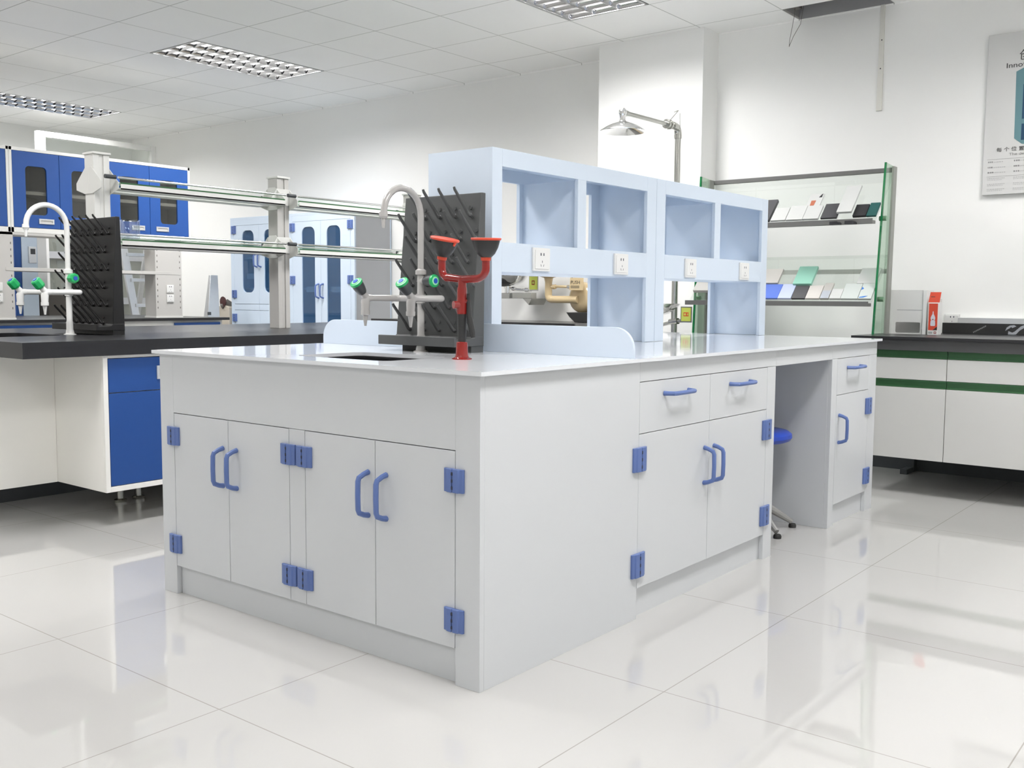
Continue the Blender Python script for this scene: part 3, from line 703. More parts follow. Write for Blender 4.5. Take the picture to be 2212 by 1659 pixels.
rs_ = thing('shelf_upright_frame', 'grey perforated steel shelf frame under the blue cupboards', 'shelf rack', (XCF - .1, 2.2, Z3))
for y0, y1 in ((1.30, 1.56), (2.72, 2.968)):
    p_ = build('upright', MB().box(XCF - .16, XCF - .0, y0, y1, Z3 + .012, 1.499), GMET, rs_, bevel=.001)
    mb = MB()
    for yy in (y0 + .018, y1 - .018):
        for k in range(11): mb.box(XCF - .001, XCF + .0006, yy - .003, yy + .003, .93 + k * .048, .946 + k * .048)
    build('slots', mb, DBROWN, p_, smooth=False)
    build('base_strip', MB().box(XCF - .17, XCF + .006, y0 - .004, y1 + .004, Z3, Z3 + .012), WMET, p_)
    for z in (1.095, 1.015): power_socket(XCF, (y0 + y1) / 2 + .008, z, p_, '+x', .033, .033)
build('shelf', MB().box(XCF - .26, XCF + .002, 1.50, 2.955, 1.214, 1.240), GMET, rs_, bevel=.001)
build('top_rail', MB().box(XCF - .25, XCF, .1, 2.968, 1.480, 1.499), GMET, rs_)

# ladder
ld_ = thing('stepladder', 'aluminium stepladder standing behind the rear bench', 'ladder', (-7.45, 3.5, 0))
def lx(z): return -7.20 - (z - .87) * .16
def ly(z, a): return 3.262 + (1.51 - z) * .075 if a == 0 else 3.74 - (1.51 - z) * .0 + (1.5 - z) * -.06
for a in (0, 1):
    build('front_rail', MB().beam((lx(0), ly(0, a) + .02, 0), (lx(1.85), ly(1.85, a) + .02, 1.85), .03, .075, (0, 1, 0)), ALU, ld_, bevel=.002)
    build('rear_rail', MB().beam((-8.05, 3.40 if a == 0 else 3.72, 0), (-7.42, 3.40 if a == 0 else 3.66, 1.82), .025, .05, (0, 1, 0)), ALU, ld_)
for z in (.215, .46, .71, .955, 1.20, 1.445, 1.69):
    build('step', MB().box(lx(z) - .05, lx(z) + .03, ly(z, 0) + .03, ly(z, 1) + .01, z - .028, z + .004), ALU, ld_, bevel=.002)
# tall unit with blue side strip
fr_ = thing('tall_equipment_cabinet', 'pale tall cabinet with a blue side strip and grey controller behind the rear bench', 'cabinet', (-7.9, 2.5, 0))
build('body', MB().box(-8.1, -7.6, 2.452, 2.60, .06, 1.75).box(-8.1, -7.6, 2.60, 2.683, 1.08, 1.75), LBLUE, fr_, bevel=.003)
build('side_strip', MB().box(-8.1, -7.602, 2.385, 2.449, .06, 1.75), BLUEM, fr_, bevel=.003)
build('base_plate', MB().box(-8.12, -7.55, 2.37, 2.62, 0, .06), WMET, fr_)
build('edge_trim', MB().box(-8.1, -7.598, 2.596, 2.683, 1.08, 1.75), WHITEP, fr_)
q_ = build('controller', MB().box(-7.6, -7.585, 2.512, 2.582, 1.33, 1.482), ALU, fr_, bevel=.003)
build('display', MB().box(-7.585, -7.583, 2.527, 2.570, 1.412, 1.462), KDARK, q_)
tag(build('storage_box', MB().box(-8.1, -7.62, 2.70, 3.12, 0, 1.04), DBROWN, base=(-7.85, 2.9, 0), bevel=.004), 'dark brown grey box standing right of the pale tall cabinet', 'box')
# framed grey partition
pt = thing('framed_partition', 'tall glass partition in a bright white frame behind the blue cupboards', 'partition', (-8.25, 3.6, 0))
PX = -8.2; pz = 2.65
build('left_post', MB().box(PX - .06, PX, 2.93, 3.012, 0, pz), WHITEP, pt, bevel=.003)
build('right_post', MB().box(PX - .06, PX, 4.163, 4.225, 0, pz), WMET, pt, bevel=.003)
build('top_rail', MB().box(PX - .06, PX, 3.012, 4.163, pz - .055, pz), WMET, pt, bevel=.003)
build('glass_pane', MB().box(PX - .034, PX - .030, 3.012, 4.163, 0, pz - .055), GLASS, pt)
mb = MB()
for z in (.98, 1.44): mb.box(PX - .03, PX - .022, 3.012, 4.163, z - .035, z + .035)
build('cross_rail', mb, GREY, pt)
build('lower_panel', MB().box(PX - .05, PX - .04, 3.012, 4.163, 0, 1.9), mat('grey_board', (.27, .26, .24), .6, var=.04), pt)
# grey wedge stand and canister near the back wall
ws = thing('wedge_stand', 'grey tapered metal stand leaning at the end of the rear bench', 'stand', (-6.6, 3.78, 0))
mb = MB(); xw = -6.6
mb.add([(xw, 3.66, 0), (xw, 3.90, 0), (xw - .16, 3.90, 0), (xw - .16, 3.66, 0), (xw, 3.774, 1.239), (xw, 3.856, 1.239), (xw - .03, 3.856, 1.239), (xw - .03, 3.774, 1.239)], [(0, 1, 5, 4), (1, 2, 6, 5), (2, 3, 7, 6), (3, 0, 4, 7), (4, 5, 6, 7), (3, 2, 1, 0)])
build('body', mb, ALU, ws, bevel=.003)
build('slot', MB().box(xw - .005, xw + .004, 3.735, 3.77, .855, .885), KDARK, ws)
cn = thing('waste_chute', 'beige hooded bin with a dark round opening beside the pale blue cabinets', 'bin', (-6.78, 4.12, 0))
build('body', MB().prism([(-6.93, 0), (-6.66, 0), (-6.66, .93), (-6.74, .955), (-6.80, .95), (-6.95, .88), (-6.90, .80)], XZ(4.02), 0, .22), mat('beige_paint', (.50, .45, .38), .5, var=.03), cn, bevel=.006)
build('hood', MB().tube([(-6.70, 4.10, .93), (-6.74, 4.06, .965), (-6.78, 4.02, .93)], [.035, .045, .03], 14), DBROWN, cn)
build('opening', MB().lathe([(0, 0), (.045, 0), (.05, .01), (0, .012)], (-6.745, 4.02, .985), (0, -1, 0), 24), mat('dark_maroon', (.06, .02, .02), .6, var=.05), cn)

# ------------------------------------------------------------------ pale blue tall cabinets
def tall_cabinet(x0, x1, label, kind):
    t = thing('tall_storage_cabinet', label, 'cabinet', ((x0 + x1) / 2, 4.2, 0), 'pale blue tall cabinets')
    y0, y1, zt = 4.02, 4.47, 1.795; th = .02
    mb = MB().box(x0, x1, y1 - th, y1 - .002, 0, zt).box(x0, x1, y0, y1 - th, 0, .10).box(x0, x1, y0, y1 - th, zt - th, zt).box(x0, x0 + th, y0 + .02, y1 - th, .1, zt - th)
    mb.box(x0, x0 + .05, y0, y0 + .02, .1, zt - th).box(x1 - .05, x1, y0, y0 + .02, .1, zt - th).box(x0 + .05, x1 - .05, y0, y0 + .02, zt - .075, zt - th)
    build('carcass', mb, LBLUE, t, bevel=.001)
    build('side_panel', MB().box(x1 - th, x1 - .0005, y0 + .021, y1 - th, .1, zt - th), GREY if kind else LBLUE, t)
    for z in (.62, 1.10, 1.40): build('shelf', MB().box(x0 + th, x1 - th, y0 + .06, y1 - th, z, z + .02), WMET, t)
    xm = (x0 + x1) / 2
    zb_, ztd = .965 if not kind else .11, zt - .077
    for s, (a, b) in enumerate(((x0 + .052, xm - .001), (xm + .001, x1 - .052))):
        wx = (a + .13, a + .31) if s == 0 else (b - .31, b - .13)
        wz = (1.075, 1.668) if not kind else (.45, 1.668)
        d = build('door', MB().ring((a, b), (zb_, ztd), wx, wz, .06, XZ(y0), 0, .019), LBLUE, t, bevel=.001)
        build('window', MB().box(wx[0] - .004, wx[1] + .004, y0 + .008, y0 + .011, wz[0] - .004, wz[1] + .004), MATS.get('blue_glass') or glass('blue_glass', (.68, .79, .90), 0, .01, (.06, .15, .30), .28), d)
        for a2 in (-.004, .014): build('window_shelf_edge', MB().box(wx[0], wx[1], y0 + .05, y0 + .06, 1.205 if not kind else 1.08, 1.258 if not kind else 1.13), WMET, d) if a2 < 0 else None
        zh = 1.38 if not kind else 1.09
        pull((xm - .03 if s == 0 else xm + .03, y0, zh), '-y', True, .125, .04, d)
        hx = x0 + .052 if s == 0 else x1 - .052
        for z in ((1.68, 1.06) if not kind else (1.67, 1.19, .55)): hinge('hinge', (hx, y0, z), '-y', .07, .075, d)
    if not kind:
        for s, (a, b) in enumerate(((x0 + .052, xm - .001), (xm + .001, x1 - .052))):
            d = build('drawer', MB().box(a, b, y0, y0 + .019, .905, .962), LBLUE, t, bevel=.001)
            d = build('door', MB().box(a, b, y0, y0 + .019, .11, .902), LBLUE, t, bevel=.001)
            hinge('hinge', (x0 + .052 if s == 0 else x1 - .052, y0, .83), '-y', .07, .075, d)
    return t
tall_cabinet(-6.615, -5.735, 'pale blue tall cabinet, left one, with short windows and lower doors', 0)
tall_cabinet(-5.730, -4.845, 'pale blue tall cabinet, right one, with full-height windows and a grey side', 1)

# ================================================================== wall-mounted displays behind the island
# low bench with dark top along the back wall
db = thing('display_counter', 'low counter with dark grey top along the back wall, seen through the white shelf', 'counter', (-3.2, 4.2, 0))
build('top', MB().box(-4.5, -2.42, 3.90, 4.46, .835, .858), mat('grey_worktop', (.12, .12, .115), .35, var=.08), db)
build('front_edge', MB().box(-4.5, -2.42, 3.885, 3.90, .820, .858), BLACKT, db)
build('base', MB().box(-4.48, -2.44, 3.93, 4.45, 0, .834), WMET, db)
tag(build('black_tray', MB().prism([(-2.68, .935), (-2.44, .935), (-2.44, .86), (-2.60, .86), (-2.65, .90)], XZ(4.15), 0, .2), BLACKP, base=(-2.55, 4.2, .86), bevel=.004), 'black open tray standing at the right end of the dark counter', 'tray')
yw = 4.25
we = thing('wall_eyewash', 'stainless steel bowl eyewash fixed to the back wall left of the cream one', 'eyewash', (-3.30, yw, 1.0))
build('bowl', MB().lathe([(.02, 0), (.06, .006), (.11, .03), (.145, .075), (.15, .085), (.146, .085), (.105, .036), (.0, .012)], (-3.30, yw, 1.135), n=40), CHROME, we)
build('bowl_guard', MB().lathe([(.0, -.002), (.058, .003), (.112, .026), (.120, .05), (.0, .05)], (-3.34, yw - .03, 1.130), n=40), BLACKP, we)
build('drain_pipe', MB().cyl((-3.32, yw, 1.05), (-3.32, yw, 1.16), .022, n=20).cyl((-3.32, yw, 1.115), (-3.32, yw, 1.14), .03, n=20), CHROME, we)
build('wall_bracket', MB().box(-3.41, -3.27, yw - .04, yw + .04, 1.035, 1.078).box(-3.27, -3.07, yw - .02, yw + .05, 1.035, 1.080).prism([(-3.16, 1.036), (-3.07, 1.036), (-3.10, .985)], XZ(yw - .01), 0, .2), STEEL, we, bevel=.002)
build('supply_arm', MB().tube([(-3.30, yw, 1.115), (-3.20, yw - .01, 1.105), (-3.06, yw - .02, 1.10)], .0085, 12).cyl((-3.27, yw, 1.113), (-3.24, yw - .003, 1.11), .016, n=12).cyl((-3.13, yw - .013, 1.103), (-3.09, yw - .017, 1.102), .017, n=12), CHROME, we)
sg_ = build('push_flag', MB().box(-3.085, -2.995, yw - .03, yw - .026, 1.095, 1.215), STEEL, we)
build('sign_face', MB().box(-3.078, -3.002, yw - .032, yw - .030, 1.105, 1.205), YGREEN, sg_)
build('sign_mark', MB().ring((-3.055, -3.028), (1.14, 1.175), (-3.049, -3.034), (1.147, 1.168), .005, XZ(yw - .0328), 0, .0007), RED, sg_)
ce = thing('wall_eyewash', 'cream enamelled eyewash with a round wall flange and push flag', 'eyewash', (-2.75, yw, 1.0))
cy_ = 4.22
build('bowl', MB().lathe([(.022, 0), (.04, .01), (.08, .022), (.14, .06), (.15, .09), (.145, .09), (.13, .06), (.0, .03)], (-2.895, cy_, 1.185), n=40), CREAM, ce)
ec = [(-2.895 + .035 - .035 * math.cos(R(a)), cy_, 1.065 - .0 - .035 * math.sin(R(a)) + .0) for a in range(0, 91, 15)]
build('drain_pipe', MB().tube([(-2.895, cy_, 1.20), (-2.895, cy_, 1.16)] + ec + [(-2.62, cy_, 1.030)], [.036, .028] + [.028] * (len(ec) + 1), 20), CREAM, ce)
build('wall_flange', MB().lathe([(0, 0), (.115, 0), (.118, .01), (.112, .03), (.09, .055), (.05, .07), (0, .072)], (-2.625, cy_ + .08, 1.045), (0, -1, 0), 40), CREAM, ce)
build('supply_arm', MB().tube([(-2.87, cy_, 1.125), (-2.80, cy_ - .01, 1.128), (-2.70, cy_ - .02, 1.125), (-2.67, cy_ - .02, 1.12)], [.012, .010, .010, .012], 12).cyl((-2.85, cy_ - .004, 1.125), (-2.825, cy_ - .006, 1.127), .018, n=12), CREAM, ce)
build('valve', MB().cyl((-2.70, cy_ - .02, 1.124), (-2.655, cy_ - .02, 1.118), .016, n=16), CHROME, ce)
pf = build('push_flag', MB().prism([(-2.665, 1.10), (-2.54, 1.10), (-2.54, 1.24), (-2.655, 1.24)], XZ(cy_ - .05), 0, .004), CREAM, ce)
text('PUSH', .036, lambda u, v, d: (-2.655 + u, cy_ - .0505 - d, 1.145 + v), INK, 'lettering', pf)
mb = MB()
for k in range(3): mb.box(-2.652, -2.575, cy_ - .051, cy_ - .0502, 1.115 + k * .007, 1.118 + k * .007)
mb.prism([(-2.645, 1.19), (-2.637, 1.19), (-2.630, 1.225), (-2.638, 1.225)], XZ(cy_ - .051), 0, .001)
mb.prism([(-2.615, 1.195), (-2.58, 1.195), (-2.585, 1.205), (-2.612, 1.205)], XZ(cy_ - .051), 0, .001)
build('pictogram', mb, INK, pf, smooth=False)

# ------------------------------------------------------------------ emergency shower in front of the column
px_, py_ = -1.60, 3.86
es = thing('emergency_shower', 'stainless emergency shower with a domed head and eyewash bowl before the square column', 'shower', (px_, py_, 0))
build('base_flange', MB().lathe([(0, 0), (.11, 0), (.11, .01), (.03, .014), (.03, .03), (0, .03)], (px_, py_, 0)), STEEL, es)
build('stand_pipe', MB().cyl((px_, py_, .01), (px_, py_, 2.09), .0205, n=24).cyl((px_, py_, 2.075), (px_, py_, 2.10), .0265, n=24), STEEL, es)
el = [(px_, py_ - .045 + .045 * math.cos(R(a)), 2.105 + .045 * math.sin(R(a))) for a in range(0, 91, 15)]
build('elbow', MB().tube([(px_, py_, 2.09)] + el + [(px_, py_ - .07, 2.15)], .0245, 18), STEEL, es)
build('valve', MB().cyl((px_, py_ - .10, 2.149), (px_, py_ - .16, 2.149), .026, n=10).cyl((px_, py_ - .11, 2.149), (px_, py_ - .12, 2.149), .032, n=10).cyl((px_, py_ - .145, 2.149), (px_, py_ - .155, 2.149), .031, n=10).beam((px_, py_ - .13, 2.16), (px_ + .05, py_ - .09, 2.235), .012, .005).beam((px_ + .05, py_ - .09, 2.235), (px_ + .02, py_ - .09, 2.228), .012, .004), STEEL, es)
build('pull_rod', MB().cyl((px_ + .05, py_ - .06, 2.05), (px_ + .045, py_ - .06, 2.225), .0022, n=8), STEEL, es)
yh = 3.19
build('arm', MB().cyl((px_, py_ - .05, 2.149), (px_, yh + .03, 2.143), .0145, n=18).cyl((px_, yh + .045, 2.143), (px_, yh + .02, 2.143), .019, n=18), STEEL, es)
hd = build('head_elbow', MB().lathe([(0, .026), (.012, .025), (.023, .012), (.026, 0), (.022, -.014), (.019, -.02), (.019, -.05), (0, -.05)], (px_, yh, 2.143), n=24), CHROME, es)
build('shower_head', MB().lathe([(.0, .062), (.02, .062), (.024, .058), (.05, .05), (.09, .033), (.125, .012), (.142, .0), (.141, -.003), (.12, .008), (.085, .026), (.04, .040), (0, .044)], (px_, yh, 2.032), n=48), CHROME, hd)
zb2 = .975
build('bowl', MB().lathe([(.02, -.045), (.05, -.04), (.10, -.01), (.128, .025), (.13, .028), (.124, .028), (.09, -.002), (0, -.03)], (px_ - .09, py_ - .02, zb2 + .005), n=40), CHROME, es)
build('spray_head', MB().tube([(px_ - .16, py_ - .02, .97), (px_ - .155, py_ - .02, 1.03), (px_ - .13, py_ - .02, 1.045)], [.014, .016, .014], 12), CHROME, es)
build('bowl_arm', MB().tube([(px_ - .12, py_, .86), (px_ - .02, py_, .885), (px_, py_, .885)], .012, 12).cyl((px_ - .12, py_, .855), (px_ - .12, py_, .94), .014, n=12).cyl((px_ - .03, py_, .888), (px_ + .04, py_ - .02, .895), .02, n=12).cyl((px_ + .04, py_ - .02, .895), (px_ + .10, py_ - .03, .900), .012, n=12), STEEL, es)
pf = build('push_flag', MB().box(px_ + .075, px_ + .155, py_ - .05, py_ - .046, .888, .99), STEEL, es)
build('sign_face', MB().box(px_ + .081, px_ + .149, py_ - .052, py_ - .050, .896, .983), YGREEN, pf)
build('sign_mark', MB().ring((px_ + .097, px_ + .118), (.928, .953), (px_ + .101, px_ + .114), (.933, .948), .004, XZ(py_ - .0528), 0, .0007).ring((px_ + .119, px_ + .134), (.928, .953), (px_ + .1225, px_ + .1305), (.933, .948), .003, XZ(py_ - .0528), 0, .0007), REDO, pf)
# ================================================================== right-hand bench
RZ = .847; RY = 3.48
rb = thing('black_worktop', 'dark grey worktop of the bench along the right back wall', 'worktop', (1.4, 3.9, .77))
build('slab', MB().box(-.29, 3.4, RY, YW2, RZ - .013, RZ), BLACKT, rb)
build('apron', MB().box(-.25, 3.38, RY + .015, RY + .05, RZ - .072, RZ - .013), mat('dark_apron', (.060, .060, .062), .5, var=.05), rb)
cx_ = [-.245, .205, .985, 1.765, 2.545, 3.36]
for k in range(5):
    x0, x1 = cx_[k], cx_[k + 1]
    lab = ['white suspended cabinet with green trims, left end of the right bench', 'white suspended cabinet with green trims at the right edge of the photo'][k] if k < 2 else 'white suspended cabinet outside the frame, %s along the right bench' % ['third', 'fourth', 'fifth'][k - 2]
    t = thing('suspended_cabinet', lab, 'cabinet', ((x0 + x1) / 2, 3.75, .19), 'white cabinets with green trims')
    yf = RY + .035
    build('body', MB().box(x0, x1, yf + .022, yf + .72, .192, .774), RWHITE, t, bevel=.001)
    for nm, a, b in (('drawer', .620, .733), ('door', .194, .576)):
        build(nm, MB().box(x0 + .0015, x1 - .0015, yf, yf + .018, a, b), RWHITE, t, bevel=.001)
    for a, b in ((.735, .774), (.578, .618)):
        mb = MB().box(x0 + .0015, x1 - .0015, yf + .010, yf + .021, a, b).box(x0 + .0015, x1 - .0015, yf + .001, yf + .010, a, a + .006).box(x0 + .0015, x1 - .0015, yf + .001, yf + .010, b - .006, b)
        build('finger_trim', mb, GREEN, t)
fr = thing('steel_trestle', 'dark steel support frame under the right bench', 'frame', (1.4, 4.0, 0))
for k, xx in enumerate((-.18, .985, 2.15, 3.3)):
    build('leg', MB().box(xx - .025, xx + .025, 4.26, 4.31, .0, .834).box(xx - .02, xx + .02, 4.14, 4.26, 0.0, .03).box(xx - .025, xx + .025, 3.60, 4.26, .7745, .833), KDARK, fr)
build('added_shade_panel', MB().box(-.70, 3.3, 4.312, 4.325, .0, .19), KDARK, fr)  # dark strip added along the wall to darken the gap below the cabinets
# clear acrylic box
ab = thing('acrylic_box', 'white translucent plastic case with cut-outs on the right bench beside the red box', 'box', (-.15, 3.95, RZ))
x0, x1, yb = -.258, -.052, 3.95
poly_f = XZ(yb)
mb = MB().ring((x0 + .03, x1), (RZ + .0, RZ + .253), (x0 + .055, x1 - .012), (RZ + .006, RZ + .068), .010, poly_f, 0, .006)
mb.box(x0, x0 + .03, yb, yb + .006, RZ, RZ + .253)
build('front_plate', mb, WHITEP, ab, bevel=.001)
build('side_plate', MB().box(x1 + .002, x1 + .022, yb - .01, yb + .12, RZ, RZ + .25).box(x0 - .001, x0 + .004, yb + .007, yb + .12, RZ, RZ + .253), WHITEP, ab, bevel=.001)
build('back_plate', MB().box(x0 + .005, x1, yb + .114, yb + .12, RZ, RZ + .25), WHITEP, ab)
build('slot', MB().box(x0 + .062, x1 - .004, yb - .0008, yb + .0, RZ + .136, RZ + .1395).box(x0 + .0105, x0 + .0215, yb - .001, yb, RZ + .115, RZ + .175), GREY, ab)
# red package
rp = thing('package_box', 'tall red and white package box with a bottle picture on the right bench', 'box', (.02, 3.95, RZ))
x0, x1, y0, y1 = -.018, .040, 3.93, 3.99; z0, z1 = RZ, RZ + .182
build('carton', MB().box(x0, x1, y0, y1, z0, z1).box(x0 + .001, x1 - .001, y1 - .004, y1 - .002, z1, z1 + .02), WHITEP, rp, bevel=.0008)
build('raised_flap', MB().add([(x0 - .001, y0 + .001, z1), (x1 + .001, y0 + .001, z1), (x1 + .004, y0 + .02, z1 + .058), (x0 + .004, y0 + .02, z1 + .058), (x0 - .001, y0 + .003, z1), (x1 + .001, y0 + .003, z1), (x1 + .004, y0 + .022, z1 + .058), (x0 + .004, y0 + .022, z1 + .058)],
      [(0, 1, 2, 3), (7, 6, 5, 4), (0, 3, 7, 4), (1, 5, 6, 2), (3, 2, 6, 7), (0, 4, 5, 1)]), REDO, rp)
q = lambda a, b: [(a[0], b[0]), (a[1], b[0]), (a[1], b[1]), (a[0], b[1])]
ff = lambda u, v, d: (u, y0 - d, v)
build('printed_panel', MB().prism(q((x0 + .004, x1 - .006), (z0 + .026, z1 - .006)), ff, 0, .0006), REDO, rp)
bc = (x0 + x1) / 2 - .001
bot = [(-.011, .05), (.011, .05), (.013, .058), (.012, .078), (.008, .083), (.012, .088), (.012, .098), (.006, .112), (.003, .116), (.002, .132), (-.002, .132), (-.003, .116), (-.006, .112), (-.012, .098), (-.012, .088), (-.008, .083), (-.012, .078), (-.013, .058)]
build('bottle_picture', MB().prism([(bc + a, z0 + b) for a, b in bot], ff, .0006, .0012), mat('print_grey', (.60, .60, .66), .5, var=.02), rp, smooth=False)
mb = MB().prism([(bc - .003, z0 + .083), (bc + .003, z0 + .083), (bc + .003, z0 + .089), (bc - .003, z0 + .089)], ff, .0012, .0016)
build('bottle_picture_cap', mb, RED, rp)
build('corner_patch', MB().prism([(bc, z0 + .0265), (x1 - .0065, z0 + .0265), (x1 - .0065, z0 + .047)], ff, .0006, .0012), INK, rp)
mb = MB()
for k in range(2): mb.prism(q((x0 + .005, x0 + .028), (z0 + .007 + k * .006, z0 + .011 + k * .006)), ff, 0, .0006)
build('small_print', mb, INKG, rp, smooth=False)
build('round_mark', MB().ring((x0 + .035, x0 + .048), (z0 + .006, z0 + .019), (x0 + .038, x0 + .045), (z0 + .009, z0 + .016), .003, ff, 0, .0006), RED, rp)
mb = MB()
for k in range(3): mb.box(x0 + .011 + k * .0075, x0 + .0165 + k * .0075, y0 + .0105, y0 + .013, z1 + .028, z1 + .034)
build('flap_mark', mb, INK, rp, smooth=False)
# black upstand pieces on the bench against the wall
up = thing('black_slab', 'long black slab with white markings leaning on the wall at the right', 'slab', (.7, 4.27, RZ))
build('slab', MB().box(-.028, 1.5, 4.262, 4.285, RZ, RZ + .063), BLACKP, up, bevel=.001)
fs = lambda u, v, d: (u, 4.262 - d, v)
mb = MB()
for k in range(9):
    a = .146 + k * .0078; z = RZ + .006 + k * .0045
    mb.prism([(a, z), (a + .004, z + .002), (a + .001, z + .009), (a - .003, z + .007)], fs, 0, .0005)
    mb.prism([(a + .001, z + .009), (a + .005, z + .005), (a + .0058, z + .0062), (a + .0018, z + .010)], fs, 0, .0005)
build('diagonal_print', mb, INKG, up, smooth=False)
mb = MB()
z = RZ
mb.prism([(.315, z + .022), (.322, z + .042), (.338, z + .054), (.360, z + .057), (.372, z + .050), (.352, z + .040), (.345, z + .046), (.337, z + .038), (.325, z + .031)], fs, 0, .0006)
mb.prism([(.330, z + .003), (.332, z + .022), (.352, z + .014), (.364, z + .020), (.395, z + .050), (.41, z + .057), (.42, z + .047), (.39, z + .026), (.372, z + .004), (.360, z + .002)], fs, 0, .0006)
build('logo_print', mb, mat('pale_print', (.34, .35, .38), .5, var=.02), up, smooth=False)
gp = tag(build('grey_strip', MB().box(.052, 1.5, 4.286, 4.328, RZ + .062, RZ + .094), ALU, base=(.7, 4.3, RZ + .06), bevel=.001), 'pale grey strip on the wall above the long black slab', 'strip')
sp = thing('socket_strip', 'white wall socket just right of the red package box', 'socket', (.01, 4.33, .93))
power_socket(.01, YW2, .925, sp, '-y', .044, .036)
# cable trunking
ct = thing('cable_trunking', 'narrow cream cable trunking running down the right wall from the ceiling', 'cable trunking', (-.465, YW2, 2.2))
build('channel', MB().prism([(-.487, 2.197), (-.452, 2.197), (-.455, HC), (-.480, HC)], XZ(YW2 - .012), 0, .0115), mat('cream_plastic', (.72, .71, .66), .5, var=.02), ct, bevel=.001)
build('screw', MB().cyl((-.468, YW2 - .013, 2.45), (-.468, YW2 - .011, 2.45), .004, n=12), KDARK, ct)
build('screw', MB().cyl((-.466, YW2 - .013, 2.62), (-.466, YW2 - .011, 2.62), .004, n=12), KDARK, ct)
lw = thing('dangling_wire', 'loose dark wire loop hanging from the open ceiling panel', 'wire', (-.97, 4.2, 2.6))
build('strand', MB().tube([(-.955, 4.16, 2.95), (-.960, 4.16, 2.82), (-.972, 4.16, 2.75), (-.985, 4.16, 2.68), (-.990, 4.16, 2.625), (-.984, 4.16, 2.64), (-.972, 4.18, 2.69), (-.945, 4.22, 2.77), (-.93, 4.25, 2.95)], .0016, 8), DBROWN, lw)
build('terminal_block', MB().box(-.975, -.93, 4.13, 4.20, 2.855, 2.90), DBROWN, lw)

# poster -------------------------------------------------------------
po = thing('wall_poster', 'white framed poster with a teal building picture on the right wall', 'poster', (.50, 4.31, 1.65))
px0, px1, pz0, pz1 = .145, .86, 1.648, 2.548; py0 = YW2 - .028
build('board', MB().box(px0, px1, py0, YW2 - .001, pz0, pz1), PAPER, po, bevel=.002)
fp = lambda u, v, d: (u, py0 - .0006 - d, v)
mid = (px0 + px1) / 2
text('创新实验室', .062, lambda u, v, d: (.309 + u, py0 - .001 - d, 2.393 + v), INK, 'title', po)
text('Innovation', .040, lambda u, v, d: (.243 + u * 1.22, py0 - .001 - d, 2.352 + v), INK, 'subtitle', po)
text('每 个 位 置', .026, lambda u, v, d: (.213 + u * 1.16, py0 - .001 - d, 1.890 + v), INK, 'caption', po)
text('The design', .021, lambda u, v, d: (.280 + u * 1.3, py0 - .001 - d, 1.864 + v), INKG, 'caption', po)
T1 = mat('poster_teal', (.12, .24, .27), .5, var=.06); T2 = mat('poster_navy', (.015, .06, .12), .5, var=.1)
cxm = .56
build('building_picture', MB().prism([(.298, 2.327), (cxm - .06, 2.42), (2 * cxm - .298, 2.30), (2 * cxm - .298, 1.96), (cxm + .05, 1.88), (.343, 1.924), (.303, 1.957)], fp, 0, .0006), T1, po, smooth=False)
mb = MB()
for k in range(5):
    for z_, h_ in ((2.062, .19), (1.945, .09)):
        a = .338 + k * .085; mb.prism([(a, z_), (a + .07, z_ - .0), (a + .07, z_ + h_), (a, z_ + h_)], fp, .0006, .0012)
build('building_windows', mb, T2, po, smooth=False)
mb = MB(); random.seed(3)
mb.prism([(.167, 1.8465), (.84, 1.8465), (.84, 1.848), (.167, 1.848)], fp, 0, .0004); mb.prism([(.168, 1.750), (.84, 1.750), (.84, 1.7512), (.168, 1.7512)], fp, 0, .0004)
def words(x, z, ln, h, dark=True):
    e = x + ln
    while x < e:
        w_ = random.uniform(.004, .010); mb.prism([(x, z), (x + w_, z), (x + w_, z + h), (x, z + h)], fp, 0, .0004); x += w_ + random.uniform(.002, .004)
for c in (.172, .308, .44, .58, .71):
    for z_ in (1.829, 1.799, 1.770): words(c, z_, .024, .008)
build('table_heading', mb, INKG, po, smooth=False)
mb = MB()
for c in (.172, .308, .44, .58, .71):
    for z_ in (1.829, 1.799, 1.770): words(c + .030, z_ + .001, random.uniform(.04, .085), .004)
    for z_ in (1.738, 1.706, 1.677): words(c, z_, .09, .004); words(c, z_ - .008, .08, .003)
tt_ = build('table_text', mb, mat('pale_ink', (.42, .42, .42), .6, var=0), po, smooth=False)

tt_['kind'] = 'stuff'
# ================================================================== display rack with sample tiles
DX0, DX1 = -1.40, -.246
dr = thing('display_rack', 'glass-sided display rack holding rows of sample tiles before the right wall', 'display rack', (-.82, 3.85, 0))
def side(x, zlo, full):
    prof = [(3.70, zlo), (3.935, zlo), (3.985, 1.80), (3.81, 1.812)]
    p_ = build('side_glass', MB().prism(prof, lambda u, v, d: (d, u, v), x - .005, x + .005), GLASSG, dr)
    e = MB().prism([(3.695, zlo), (3.704, zlo), (3.816, 1.812), (3.806, 1.813)], lambda u, v, d: (d, u, v), x - .0055, x + .0055)
    build('green_edge', e, GEDGE, p_)
    build('side_post', MB().prism([(3.86, zlo), (3.925, zlo), (3.955, 1.80), (3.90, 1.80)], lambda u, v, d: (d, u, v), x + .007, x + .018), mat('grey_green_post', (.25, .26, .235), .4, var=.04), p_)
    for z in (1.045, 1.50):
        build('clamp', MB().cyl((x - .02, 3.80, z), (x + .02, 3.80, z), .014, n=16), MATS['green_clear'], p_)
mat('green_clear', (.16, .30, .18), .1, var=.02)
side(DX1, RZ + .0005, True); side(DX0, 0.0, False)
build('top_bar', MB().box(DX0, DX1 - .006, 3.955, 3.985, 1.775, 1.800), RAIL, dr, bevel=.002)
build('mid_bar', MB().box(DX0, DX1 - .006, 3.985, 4.005, 1.195, 1.222), GMET, dr)
def incl(y0, z0, s, d): return (y0 + s * .7071 - d * .7071, z0 + s * .7071 + d * .7071)
